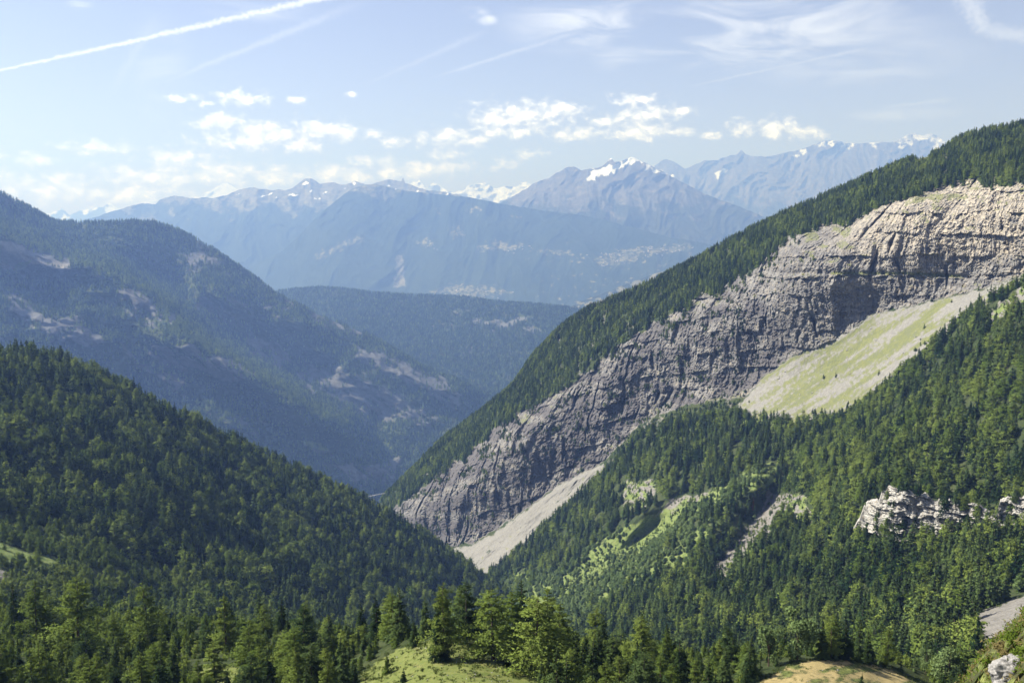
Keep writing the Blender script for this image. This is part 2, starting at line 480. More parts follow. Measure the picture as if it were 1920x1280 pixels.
# ------------------------------------------------------------------ trees (prototypes)
def tube(pts, rad, seg=6):
    pts = np.array(pts, float); n = len(pts); V = []
    ang = np.linspace(0, 2 * np.pi, seg, endpoint=False)
    for i in range(n):
        d = pts[min(i + 1, n - 1)] - pts[max(i - 1, 0)]; d /= np.linalg.norm(d) + 1e-9
        a = np.cross(d, [0.31, 0.9, 0.2]); a /= np.linalg.norm(a) + 1e-9; b = np.cross(d, a)
        V.append(pts[i] + rad[i] * (np.cos(ang)[:, None] * a + np.sin(ang)[:, None] * b))
    V = np.concatenate(V); Fq = []
    for i in range(n - 1):
        for k in range(seg):
            k2 = (k + 1) % seg
            A, B, Cc, D = i * seg + k, i * seg + k2, (i + 1) * seg + k2, (i + 1) * seg + k
            Fq += [(A, B, Cc), (A, Cc, D)]
    return V, np.array(Fq)


def merge(parts):
    V, Fc, o = [], [], 0
    for v, f in parts:
        V.append(v); Fc.append(np.asarray(f) + o); o += len(v)
    return np.concatenate(V), np.concatenate(Fc)


def leaf_normals(V, H, rng, k=0.95):
    """outward and upward, from the crown's axis, with scatter"""
    c = V.reshape(-1, 3, 3).mean(1); r = c.copy(); rad = np.linalg.norm(c[:, :2], axis=1)
    r[:, 2] = 0; r *= .75 / (rad[:, None] + .15 * rad.mean() + 1e-6); r[:, 2] = k
    r = r + rng.normal(0, .32, r.shape); r /= np.linalg.norm(r, axis=1)[:, None] + 1e-9
    return np.repeat(r, 3, 0)


def ball_normals(V, rng):
    c = V.reshape(-1, 3, 3).mean(1); d = c - np.array([0, 0, c[:, 2].mean()]); d /= np.linalg.norm(d, axis=1)[:, None] + 1e-9
    d = d * .7 + rng.normal(0, .4, d.shape) + np.array([-.0, 0, .85]); d /= np.linalg.norm(d, axis=1)[:, None] + 1e-9
    return np.repeat(d, 3, 0)


def tris_at(cen, axis, size, wid, rng):
    """one slender triangle per centre, its long side along axis"""
    n = len(cen)
    ax = axis / (np.linalg.norm(axis, axis=1)[:, None] + 1e-9)
    sd = np.cross(ax, rng.normal(size=(n, 3))); sd /= np.linalg.norm(sd, axis=1)[:, None] + 1e-9
    s = size[:, None]; w = wid[:, None]
    V = np.stack([cen - ax * s * 0.5 - sd * w * 0.5, cen - ax * s * 0.35 + sd * w * 0.5, cen + ax * s * 0.6], 1).reshape(-1, 3)
    return V, np.arange(3 * n).reshape(-1, 3)


def conifer(seed, H=22.0, Rr=3.6, z0=0.10, nb=110, per=26, leaf=0.6, power=0.85, droop=0.35, up=0.15, jit=0.25, spread=0.16, bare=0.15, top=1.0, lean=0.0):
    """returns trunk (V,F) with limbs, and crown (V,F) of needle sprays"""
    rng = np.random.RandomState(seed)
    nz = 7
    tz = np.linspace(0, H * 0.985, nz); wob = np.cumsum(rng.normal(0, 0.004 * H, (nz, 2)), 0); wob[0] = 0
    wob[:, 0] += lean * tz
    spine = np.column_stack([wob, tz])
    rad = 0.017 * H * (1 - 0.93 * tz / H) + 0.02; rad[0] *= 1.35
    parts = [tube(spine, rad, 6)]
    cen, axs = [], []
    zs = z0 * H + (H - z0 * H) * (1 - np.sqrt(rng.rand(nb))) if top else None
    zs = np.sort(z0 * H + (H * 0.97 - z0 * H) * rng.rand(nb) ** 1.15)
    gap = fbm(zs / H * 6 + seed, seed * 1.7, 0, 3)
    for i, z in enumerate(zs):
        q = (z - z0 * H) / (H - z0 * H)
        L = Rr * ((1 - q) ** power * (0.55 + 0.45 * min(1, q / 0.12 + 0.35)) + 0.03) * (1 + jit * rng.normal()) * (1 + 0.25 * gap[i])
        L = max(L, 0.25)
        a = rng.rand() * 2 * np.pi
        base = np.array([np.interp(z, tz, spine[:, 0]), np.interp(z, tz, spine[:, 1]), z])
        k = max(3, int(per * (L / Rr) ** 0.9))
        s = (bare + (1 - bare) * rng.rand(k) ** 0.75)
        dr = droop * (1 - q * 1.1); 
        out = np.array([math.cos(a), math.sin(a), 0])
        ptz = (up * s - dr * s * s) * L
        c = base + out * (s * L)[:, None] + np.array([0, 0, 1.0]) * ptz[:, None]
        c += rng.normal(size=(k, 3)) * np.array([spread, spread, spread * 0.55]) * L * (0.4 + 0.6 * s)[:, None]
        cen.append(c)
        ax = np.tile(out, (k, 1)) + rng.normal(size=(k, 3)) * 0.55; ax[:, 2] += (up - 2 * dr * s) * 0.8
        axs.append(ax)
        if L > Rr * 0.45 and i % 3 == 0:
            ss = np.array([0, 0.5, 0.95])
            lp = base + out * (ss * L)[:, None] + np.array([0, 0, 1.0]) * ((up * ss - dr * ss * ss) * L)[:, None]
            parts.append(tube(lp, np.array([0.06, 0.035, 0.012]) * H / 22, 3))
    # leader
    k = 10; cen.append(np.column_stack([rng.normal(0, 0.06, (k, 2)) + spine[-1, :2], H * (0.94 + 0.07 * rng.rand(k))])); axs.append(np.tile([0, 0, 1.0], (k, 1)) + rng.normal(size=(k, 3)) * .4)
    cen = np.concatenate(cen); axs = np.concatenate(axs); n = len(cen)
    sz = leaf * (0.6 + 0.8 * rng.rand(n)) * (0.45 + 0.55 * np.clip((H - cen[:, 2]) / (0.3 * H), 0, 1)); wd = sz * (0.55 + 0.4 * rng.rand(n))
    return merge(parts), tris_at(cen, axs, sz, wd, rng)


def broadleaf(seed, H=7.0, Rr=3.0, n=700, leaf=0.55):
    rng = np.random.RandomState(seed)
    parts = [tube([(0, 0, 0), (0.1, 0, H * .4), (0, .1, H * .8)], [0.02 * H, 0.013 * H, 0.004 * H], 5)]
    cl = []
    for i in range(14):
        a = rng.rand() * 6.28; r = Rr * 0.62 * math.sqrt(rng.rand()); z = H * (0.28 + 0.6 * rng.rand())
        cl.append((math.cos(a) * r, math.sin(a) * r, z, Rr * (0.28 + 0.25 * rng.rand()) * (1.15 - 0.5 * z / H)))
        parts.append(tube([(0, 0, H * .3), (cl[-1][0] * .9, cl[-1][1] * .9, z)], [0.008 * H, 0.003 * H], 3))
    k = rng.randint(0, 14, n); cl = np.array(cl)[k]
    d = rng.normal(size=(n, 3)); d /= np.linalg.norm(d, axis=1)[:, None]
    c = cl[:, :3] + d * (cl[:, 3] * (0.55 + 0.5 * rng.rand(n)))[:, None] * np.array([1, 1, .85])
    sz = leaf * (0.6 + 0.8 * rng.rand(n))
    return merge(parts), tris_at(c, rng.normal(size=(n, 3)), sz, sz * 0.8, rng)


def snag(seed, H=16.0):
    rng = np.random.RandomState(seed)
    parts = [tube([(0, 0, 0), (.1, 0, H * .5), (.1, .1, H)], [.22, .14, .03], 5)]
    for i in range(26):
        z = H * (0.25 + 0.72 * rng.rand()); a = rng.rand() * 6.28; L = (H - z) * .22 + .3
        parts.append(tube([(0.1, 0.05, z), (math.cos(a) * L, math.sin(a) * L, z - L * .25)], [.04, .012], 3))
    return merge(parts)


def crown_normals(kind, cv):
    r_ = np.random.RandomState(5)
    return ball_normals(cv, r_) if kind in ('birch', 'broad') else leaf_normals(cv, 1, r_)


def protos(kind, specs, mats):
    """list of (trunk mesh, crown mesh)"""
    outp = []
    for sp in specs:
        (tv, tf), (cv, cf) = sp
        t = mk_mesh(kind + '_trunk', tv, tf); t.materials.append(M['bark'])
        c = mk_mesh(kind + '_crown', cv, cf, False, {'nrm': crown_normals(kind, cv)}); c.materials.append(mats)
        outp.append((t, c))
    return outp


def single(kind, sp, mat):
    """trunk and crown in one mesh with two slots, for the massed forest"""
    (tv, tf), (cv, cf) = sp
    v, f = merge([(tv, tf), (cv, cf)])
    me = mk_mesh(kind, v, f, False, {'nrm': np.concatenate([np.zeros_like(tv), crown_normals(kind, cv)])}); me.materials.append(M['bark']); me.materials.append(mat)
    mi = np.concatenate([np.zeros(len(tf), np.int32), np.ones(len(cf), np.int32)])
    me.polygons.foreach_set('material_index', mi)
    return me


def forest_collection(name, meshes):
    c = bpy.data.collections.new(name)
    for i, me in enumerate(meshes):
        o = bpy.data.objects.new('%s_%02d' % (name, i), me); c.objects.link(o)
    return c


NSP, NLA, NPI, NBR = 4, 3, 2, 2


def lod(tag_, f, leafs, branch):
    """mid-distance set in fixed order: spruces, larches, pines, broadleaf, rust, snag"""
    ms = []
    for i in range(NSP):
        ms.append(single('spruce', conifer(100 + i, 22, 3.2 + 0.45 * i, 0.06, int(branch * 1.1), f, leafs, 0.85, 0.45, 0.08, 0.2), M['spruce']))
    for i in range(NLA):
        ms.append(single('larch', conifer(140 + i, 21, 4.2 + 0.5 * i, 0.10, int(branch * 0.95), f, leafs * 0.95, 0.52, 0.18, 0.2, 0.35, 0.2), M['larch']))
    for i in range(NPI):
        ms.append(single('pine', conifer(170 + i, 18, 4.7, 0.08, branch, f, leafs, 0.5, 0.15, 0.25, 0.3, 0.2), M['pine']))
    for i in range(NBR):
        ms.append(single('broad', broadleaf(180 + i, 8, 3.4, int(f * branch * 0.8), leafs * 0.9), M['broad']))
    return forest_collection('forest_trees_' + tag_, ms)


COL_MID = lod('mid', 16, 1.35, 80)
COL_FAR = lod('far', 7, 2.6, 40)
COL_DIST = lod('distant', 3, 5.0, 18)


def forest_nodes(coll):
    ng = bpy.data.node_groups.new('forest_on_points', 'GeometryNodeTree')
    ng.interface.new_socket('Geometry', in_out='INPUT', socket_type='NodeSocketGeometry')
    ng.interface.new_socket('Geometry', in_out='OUTPUT', socket_type='NodeSocketGeometry')
    n, l = ng.nodes, ng.links
    gi = n.new('NodeGroupInput'); go = n.new('NodeGroupOutput')
    ip = n.new('GeometryNodeInstanceOnPoints'); ci = n.new('GeometryNodeCollectionInfo')
    ci.inputs['Collection'].default_value = coll; ci.inputs['Separate Children'].default_value = True; ci.inputs['Reset Children'].default_value = True

    def attr(nm, ty):
        a = n.new('GeometryNodeInputNamedAttribute'); a.data_type = ty; a.inputs['Name'].default_value = nm
        return a.outputs['Attribute']
    l.new(gi.outputs[0], ip.inputs['Points']); l.new(ci.outputs[0], ip.inputs['Instance'])
    ip.inputs['Pick Instance'].default_value = True
    l.new(attr('pick', 'INT'), ip.inputs['Instance Index'])
    l.new(attr('size', 'FLOAT_VECTOR'), ip.inputs['Scale'])
    er = n.new('FunctionNodeEulerToRotation'); l.new(attr('turn', 'FLOAT_VECTOR'), er.inputs[0]); l.new(er.outputs[0], ip.inputs['Rotation'])
    l.new(ip.outputs[0], go.inputs[0])
    return ng


NG = {'mid': forest_nodes(COL_MID), 'far': forest_nodes(COL_FAR), 'distant': forest_nodes(COL_DIST)}
FIRST = {'spruce': (0, NSP), 'larch': (NSP, NLA), 'pine': (NSP + NLA, NPI), 'broad': (NSP + NLA + NPI, NBR)}
NTREES = [0]


def forest(name, label, P3, probs, lodname, rng, size=(0.55, 1.15)):
    """probs: (n,4) weights of spruce, larch, pine, broadleaf at each tree"""
    n = len(P3); NTREES[0] += n
    pr = np.asarray(probs, float); pr = pr / pr.sum(1)[:, None]; cum = np.cumsum(pr, 1)
    k = (rng.rand(n)[:, None] > cum).sum(1).clip(0, 3)
    st = np.array([FIRST[s][0] for s in ('spruce', 'larch', 'pine', 'broad')]); ct = np.array([NSP, NLA, NPI, NBR])
    pick = st[k] + (rng.rand(n) * ct[k]).astype(int)
    cl = .5 + .9 * fbm(P3[:, 0] / 45, P3[:, 1] / 45, 3.0, 3)
    s = size[0] + (size[1] - size[0]) * np.clip(.6 * rng.beta(1.6, 1.5, n) + .4 * cl, 0, 1)
    w = s * (0.85 + 0.35 * rng.rand(n))
    me = bpy.data.meshes.new(name); me.vertices.add(n)
    q = P3.copy(); q[:, 2] -= 0.4
    me.vertices.foreach_set('co', q.astype(np.float32).ravel())
    a = me.attributes.new('pick', 'INT', 'POINT'); a.data.foreach_set('value', pick.astype(np.int32))
    a = me.attributes.new('size', 'FLOAT_VECTOR', 'POINT'); a.data.foreach_set('vector', np.column_stack([w, w, s]).astype(np.float32).ravel())
    a = me.attributes.new('tint', 'FLOAT', 'POINT'); a.data.foreach_set('value', (1.0 * fbm(P3[:, 0] / 60, P3[:, 1] / 70, 8.0, 3)).astype(np.float32))
    a = me.attributes.new('turn', 'FLOAT_VECTOR', 'POINT')
    a.data.foreach_set('vector', np.column_stack([rng.normal(0, .025, n), rng.normal(0, .025, n), rng.rand(n) * 6.283]).astype(np.float32).ravel())
    o = link(name, me); md = o.modifiers.new('forest', 'NODES'); md.node_group = NG[lodname]
    tag(o, label, 'forest', kind='stuff')
    return o


# ------------------------------------------------------------------ the land
rng = np.random.RandomState(11)
MT_SLOPE = terrain_mat('forest_ground', 60.0)
MT_FORE = terrain_mat('alpine_meadow', 14.0, floor=((0.035, 0.045, 0.018), (0.075, 0.075, 0.035)), grass=((0.10, 0.15, 0.030), (0.20, 0.215, 0.070)), bump=0.35)
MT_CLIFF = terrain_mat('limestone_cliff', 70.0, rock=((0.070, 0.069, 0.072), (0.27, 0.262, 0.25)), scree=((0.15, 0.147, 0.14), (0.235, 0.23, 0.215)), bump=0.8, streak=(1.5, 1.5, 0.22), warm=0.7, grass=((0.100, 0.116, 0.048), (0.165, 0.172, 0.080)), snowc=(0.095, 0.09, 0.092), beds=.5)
MT_BACK = terrain_mat('shaded_mountain', 320.0, rock=((0.070, 0.073, 0.076), (0.130, 0.130, 0.132)), warm=.0, bump=0.5)
MT_FAR = terrain_mat('far_mountain', 900.0, floor=((0.010, 0.018, 0.010), (0.026, 0.036, 0.018)), grass=((0.10, 0.10, 0.055), (0.19, 0.17, 0.10)), rock=((0.05, 0.05, 0.05), (0.11, 0.105, 0.10)), bump=0.35)
MT_PEAK = terrain_mat('high_peaks', 1500.0, floor=((0.022, 0.028, 0.020), (0.045, 0.048, 0.036)), rock=((0.05, 0.05, 0.05), (0.12, 0.115, 0.11)), bump=0.5, snowc=(0.52, 0.55, 0.60))


def rgba(shape, r=0, g=0, b=0, a=0):
    return np.stack([np.broadcast_to(np.asarray(v, float), shape) for v in (r, g, b, a)], -1)


# --- valley floor far below, out to the horizon
def ground_sheet():
    n = 61; e = np.sign(np.linspace(-1, 1, n)) * np.abs(np.linspace(-1, 1, n)) ** 2 * 52000
    X, Y = np.meshgrid(e, e); Z = -2400 + 60 * fbm(X / 9000, Y / 9000)
    W = np.stack([X, Y, Z], -1).reshape(-1, 3)
    o = link('ground', mk_mesh('ground', W, grid_quads(n, n), True, {'m': rgba((n * n,), 0, 0.3)}), MT_FAR)
    tag(o, kind='structure')


ground_sheet()

# --- far snow peaks
def jag(amp, f, seed, o=5):
    return lambda x: -amp * (ridged(x * f, seed, 0.3, o) - 0.55) * 1.6


def peakmod(amp, fx, fy, seed, o=6):
    def f(px, py, Y):
        wx = fbm(px * fx * .5, py * fy * .5, seed + 4, 3) * 0.5
        return -Y * amp * (ridged(px * fx + wx + py * fx * .35, py * fy + wx, seed, o) - 0.5)
    return f


def far_layer(name, label, top, bot, ctrl, step, mat, amp, fx, fy, seed, snow=None, topn=None, mask=None, back=(6, 500, 0.5), dk=1.5):
    ctrl = [(a, b, c * dk) for a, b, c in ctrl]; back = (back[0], back[1] * dk, back[2])
    L = Layer(top, bot, ctrl, step, peakmod(amp * .38, fx, fy, seed), back, topnoise=topn)
    px, py = L.px, L.py
    if mask is None:
        n = fbm(px * .03, py * .05, seed, 4); n2 = ridged(px * .05 + py * .03, py * .05, seed + 2, 4)
        hi = sstep(420 - py + 40 * n, 0, 70)
        sn = 0 if snow is None else snow(px, py, n, n2)
        mk = rgba(px.shape, hi, 0.0, 0, sn)
    else:
        mk = mask(px, py)
    o = L.build(name, mat, mk)
    tag(o, label, None, kind='structure')
    return L


def snow_by(line, spread, k=1.0, patches=()):
    def f(px, py, n, n2):
        s = sstep(line - py + spread * (n * 1.6 + (n2 - .75) * 2.6), -3, 9) * k
        for poly in patches: s = np.maximum(s, polym(px, py, poly, 3, 6, .12))
        return s
    return f


far_layer('mountain', 'pale snow-capped peaks on the left horizon, farthest of all', [(-300, 400), (60, 410), (105, 396), (118, 392), (132, 402), (150, 394), (172, 391), (190, 388), (203, 378), (222, 392), (250, 398), (320, 395), (375, 368), (400, 356), (427, 340), (448, 356), (480, 372), (560, 380), (620, 365), (700, 362)],
          [(-300, 470), (700, 470)], [(0, 400, 40000), (700, 400, 40000), (300, 470, 36000)], 2.0, MT_PEAK, 0.05, .02, .03, 3, snow_by(400, 18, 1.0), jag(5, .05, 2.2), back=(4, 900, 0.5), dk=1.3)
far_layer('mountain', 'pale glacier peaks on the skyline centre behind the dark forested mountain', [(700, 380), (740, 366), (770, 345), (786, 338), (800, 352), (812, 345), (830, 350), (850, 362), (868, 356), (880, 347), (905, 345), (912, 343), (925, 352), (945, 350), (960, 352), (985, 342), (1000, 348), (1020, 340), (1040, 345), (1100, 380)],
          [(700, 430), (1100, 430)], [(700, 380, 36000), (1100, 380, 36000), (900, 430, 33000)], 1.6, MT_PEAK, 0.05, .025, .04, 5, snow_by(372, 16, 1.0, [[(935, 352), (975, 350), (960, 372), (925, 380)]]), jag(5, .06, 6.2), back=(4, 900, 0.5), dk=1.3)
far_layer('mountain', 'long snow-flecked range running to the right behind the wooded slope', [(1180, 330), (1225, 312), (1240, 302), (1250, 298), (1262, 303), (1285, 318), (1300, 310), (1320, 302), (1345, 300), (1365, 292), (1382, 290), (1390, 282), (1398, 290), (1415, 293), (1440, 294), (1470, 287), (1500, 281), (1525, 272), (1540, 265), (1560, 264), (1580, 266), (1610, 270), (1650, 267), (1680, 266), (1705, 252), (1715, 249), (1728, 256), (1742, 250), (1752, 251), (1765, 262), (1800, 275), (2000, 285), (2300, 300)],
          [(1180, 470), (1500, 470), (2300, 420)], [(1200, 320, 27000), (1700, 260, 26000), (2200, 300, 26000), (1300, 460, 23000), (1600, 420, 22000)], 1.8, MT_PEAK, 0.09, .014, .012, 8,
          snow_by(276, 15, .6, [[(1490, 290), (1510, 278), (1512, 284), (1495, 296)], [(1545, 268), (1590, 265), (1560, 272)], [(1696, 268), (1715, 262), (1708, 272)], [(1340, 325), (1365, 312), (1362, 322), (1345, 334)], [(1225, 312), (1260, 330), (1240, 330)]]), jag(2.6, .05, 9.1), back=(5, 700, 0.5), dk=1.5)
far_layer('mountain', 'broad massif with a white glacier below its twin summit, right of centre', [(860, 400), (930, 384), (960, 370), (1000, 345), (1030, 333), (1060, 315), (1075, 312), (1090, 320), (1110, 316), (1128, 312), (1142, 300), (1146, 296), (1152, 305), (1165, 303), (1180, 296), (1187, 294), (1200, 301), (1222, 312), (1250, 326), (1290, 348), (1330, 368), (1380, 385), (1440, 410), (1550, 450), (1800, 520)],
          [(860, 480), (1550, 520), (1800, 560)], [(900, 400, 21500), (1180, 300, 22000), (1450, 420, 20500), (1180, 470, 18500), (950, 470, 18500), (1500, 500, 18000)], 1.8, MT_PEAK, 0.08, .012, .01, 12,
          lambda px, py, n, n2: np.maximum(snow_by(312, 16, 1.0)(px, py, n, n2) * (px > 1110) * (px < 1240), np.maximum(polym(px, py, [(1098, 340), (1112, 322), (1140, 312), (1165, 303), (1180, 305), (1160, 318), (1140, 330), (1120, 334)], 2.5, 7, .12), polym(px, py, [(1200, 301), (1222, 312), (1250, 327), (1225, 320)], 2.5, 5, .1))), jag(2.4, .05, 1.1), back=(5, 500, 0.5), dk=1.25)


def m_left(px, py):
    n = fbm(px * .02, py * .03, 2, 4)
    hi = sstep(395 - py + 25 * n, -10, 40)
    gr = sstep(405 - py + 35 * fbm(px * .03, py * .04, 5, 4), -5, 25) * 0.55
    sn = sstep(fbm(px * .07 + py * .03, py * .1, 9, 3), .55, .62) * sstep(378 - py, 0, 8) * (px > 380)
    return rgba(px.shape, hi * .7, gr, 0, sn)


far_layer('mountain', 'bare blue-grey ridge with small snow patches and a rocky horn on the left', [(-300, 440), (100, 430), (185, 405), (225, 392), (255, 384), (268, 381), (292, 384), (298, 376), (312, 370), (330, 367), (355, 372), (380, 370), (400, 372), (425, 366), (448, 356), (470, 352), (505, 355), (535, 357), (550, 352), (565, 340), (575, 334), (585, 336), (600, 345), (625, 342), (650, 346), (665, 340), (690, 348), (715, 340), (728, 337), (745, 339), (752, 341), (756, 334), (760, 344), (790, 354), (830, 360), (860, 366), (900, 378), (1000, 420)],
          [(-300, 560), (1000, 560)], [(200, 400, 18500), (575, 335, 19500), (755, 340, 19500), (900, 378, 18500), (400, 540, 15000), (100, 540, 15500), (800, 540, 16000), (-200, 440, 18500)], 2.0, MT_FAR, 0.07, .012, .012, 15, mask=m_left, topn=jag(2.5, .05, 4.4), back=(6, 350, 0.5))


def m_big(px, py):
    n = fbm(px * .016, py * .03, 2, 5); n1 = fbm(px * .05, py * .08, 6, 4)
    top = sstep(372 - py + 18 * n + (px - 700) * -.02, -6, 14)
    med = sstep(n1, .30, .42) * sstep(py - 395 + 20 * n, 0, 25) * sstep(620 - px, -400, 0) * .0
    pat = np.zeros_like(px)
    for poly in ([(588, 480), (625, 460), (655, 445), (690, 437), (682, 452), (640, 468), (600, 488)], [(865, 392), (900, 386), (905, 398), (868, 400)],
                 [(955, 402), (982, 407), (965, 408)], [(838, 432), (862, 420), (872, 440), (850, 448)], [(770, 455), (800, 445), (820, 460), (780, 462)],
                 [(895, 460), (930, 450), (985, 455), (975, 470), (930, 470), (900, 475)], [(990, 470), (1040, 465), (1085, 470), (1050, 480)],
                 [(745, 480), (752, 480), (758, 530), (742, 535)], [(1100, 485), (1180, 465), (1240, 460), (1300, 455), (1290, 470), (1200, 480), (1190, 495), (1130, 500)],
                 [(800, 548), (850, 530), (930, 535), (960, 550), (880, 560)], [(820, 400), (812, 385), (818, 384), (826, 402)], [(1060, 490), (1100, 482), (1090, 492)]):
        d = polydist(px, py, poly) + 9 * fbm(px * .11, py * .2, 3, 4)
        pat = np.maximum(pat, .55 * sstep(d, -1, 3) * sstep(fbm(px * .16, py * .3, 8, 3), -.42, -.1))
    pat = np.maximum(pat, 0.6 * sstep(fbm(px * .07, py * .16, 21, 4), .42, .6) * sstep(py - 440, 0, 30) * sstep(px, 850, 1100))
    bar = polym(px, py, [(742, 478), (756, 478), (762, 536), (738, 540)], 3, 5, .1) * .6
    return rgba(px.shape, np.maximum(top * .35, 0), np.maximum(pat, top * .45), bar, sstep(fbm(px * .09, py * .12, 4, 3), .5, .6) * sstep(358 - py, 0, 5))


BIG = far_layer('mountain', 'large dark forested mountain with pale meadows across the main valley', [(380, 620), (440, 545), (490, 492), (530, 470), (560, 442), (590, 410), (615, 388), (640, 368), (660, 354), (680, 347), (700, 345), (725, 350), (760, 358), (800, 362), (830, 365), (880, 370), (915, 377), (950, 384), (1000, 392), (1060, 400), (1090, 403), (1130, 412), (1180, 425), (1230, 438), (1260, 446), (1300, 452), (1330, 458), (1380, 475), (1500, 500), (1700, 540)],
                [(380, 680), (1700, 640)], [(400, 600, 15000), (690, 347, 15500), (900, 375, 15000), (1250, 445, 14500), (600, 560, 12800), (900, 560, 12500), (1250, 520, 12000), (1600, 540, 13000), (750, 460, 14300), (1100, 470, 13500)],
                2.0, MT_FAR, 0.06, .010, .006, 20, mask=m_big, topn=jag(1.2, .06, 3.3), back=(6, 300, 0.5), dk=1.55)


def m_plateau(px, py):
    n1 = fbm(px * .05, py * .12, 6, 4)
    return rgba(px.shape, 0, sstep(n1, -.12, .12) * .9, sstep(fbm(px * .2, py * .4, 3, 3), .3, .4) * .5, 0)


far_layer('hill', 'low pale hillside with fields and a village beyond the forest edge', [(1040, 592), (1085, 566), (1130, 550), (1180, 530), (1230, 512), (1280, 500), (1340, 490), (1500, 480)], [(1040, 640), (1500, 640)],
          [(1050, 590, 8800), (1240, 520, 9800), (1480, 480, 10500), (1200, 640, 8200)], 2.0, MT_FAR, .02, .02, .03, 31, mask=m_plateau, back=(4, 200, .4), dk=1.7)

# --- wooded ridge in the middle distance
MID = Layer([(350, 600), (450, 562), (540, 545), (600, 541), (640, 543), (700, 551), (760, 555), (830, 557), (880, 560), (930, 568), (1000, 572), (1060, 578), (1090, 582), (1140, 600), (1300, 640)], [(350, 800), (700, 780), (900, 840), (1010, 800), (1300, 800)],
            [(a, b, c * 1.62) for a, b, c in [(450, 560, 7800), (540, 548, 7600), (700, 553, 7500), (900, 565, 7350), (1080, 580, 7200), (1250, 620, 7000), (600, 640, 6500), (750, 690, 6100), (900, 760, 5600), (1000, 690, 6000), (1050, 630, 6500), (400, 700, 6200), (800, 610, 7000), (950, 610, 6900)]],
            3.0, lambda px, py, Y: -Y * .02 * ridged(px * .012 + py * .02, py * .012, 2.2, 5), (6, 120, .4))
r6 = sstep(fbm(MID.px * .025, MID.py * .07, 3, 4), .05, .2) * polym(MID.px, MID.py, [(840, 582), (920, 585), (1000, 595), (1050, 600), (1010, 640), (930, 615), (850, 600)], 8, 10)
r6 = np.maximum(r6, sstep(fbm(MID.px * .02, MID.py * .04, 7, 4), .45, .6))
o = MID.build('wooded_ridge', MT_BACK, rgba(MID.px.shape, r6))
tag(o, 'wooded ridge closing the side valley in the middle distance', None, kind='structure')
Pm, qx, qy = MID.scatter(lambda px, py, W: (1 - .9 * sstep(fbm(px * .025, py * .07, 3, 4), .05, .2) * (polydist(px, py, [(840, 582), (920, 585), (1000, 595), (1050, 600), (1010, 640), (930, 615), (850, 600)]) > 0)) / 420.0 * (py < 800), rng, 1, 60)
forest('forest', 'blue hazy conifer forest on the middle ridge beyond the gorge', Pm, np.tile([.8, .1, .1, .0], (len(Pm), 1)), 'distant', rng, (1.3, 2.3))

# --- shaded mountain on the left, with spurs and rock bands
spur1 = [(0, 445), (120, 485), (215, 520), (290, 565), (335, 620), (400, 672), (520, 735), (640, 800)]
spur2 = [(380, 545), (480, 560), (560, 600), (640, 640), (740, 690), (850, 740)]
gul1 = [(150, 465), (300, 520), (420, 620), (560, 700), (700, 790)]
gul2 = [(60, 620), (160, 700), (300, 800)]
BACK_ROCK = [[(215, 545), (260, 540), (320, 585), (345, 620), (300, 605), (250, 580)], [(278, 655), (340, 650), (420, 665), (480, 700), (440, 725), (380, 690), (300, 690)],
             [(340, 480), (380, 470), (415, 490), (400, 500), (350, 500)], [(500, 575), (545, 570), (550, 590), (520, 592)], [(590, 590), (650, 595), (700, 625), (740, 650), (700, 640), (640, 620)],
             [(455, 630), (520, 640), (545, 680), (520, 700), (480, 670)], [(560, 700), (640, 690), (720, 720), (800, 770), (830, 800), (760, 790), (700, 780), (640, 760), (570, 730)],
             [(640, 640), (720, 660), (800, 700), (870, 740), (850, 760), (770, 720), (690, 690)], [(0, 545), (40, 560), (60, 590), (20, 590)], [(30, 470), (90, 475), (140, 490), (120, 505), (60, 490)],
             [(300, 700), (350, 710), (330, 730)], [(600, 860), (700, 870), (760, 850), (740, 920), (660, 905)], [(60, 590), (150, 600), (200, 640), (160, 660), (90, 630)], [(370, 560), (390, 555), (400, 590), (380, 600)]]


def back_mod(px, py, Y):
    d = 0
    d = BK * (-300 * linem(px, py, spur1, 36) - 150 * linem(px, py, spur2, 36) + 200 * linem(px, py, gul1, 36) + 90 * linem(px, py, gul2, 45))
    W = at(px, py, Y)
    d = d - 420 * (ridged(W[..., 0] / 1250, W[..., 1] / 1250, W[..., 2] / 800, 5) - .5)
    # rock bands step forward and are rough
    rk = back_rock(px, py)
    d = d - rk * (24 * ridged(W[..., 0] / 140, W[..., 2] / 60, W[..., 1] / 140, 5) + 8)
    return d


def back_rock(px, py):
    r = np.zeros(np.shape(px))
    for k, poly in enumerate(BACK_ROCK):
        r = np.maximum(r, polym(px, py, poly, 5, 16, .035))
    a_ = px * .83 + py * .56; c_ = -px * .56 + py * .83
    return np.maximum(r * sstep(fbm(a_ * .03, c_ * .10, 5, 4), -.5, -.1), .55 * sstep(fbm(a_ * .008, c_ * .035, 8.8, 4), .30, .62))


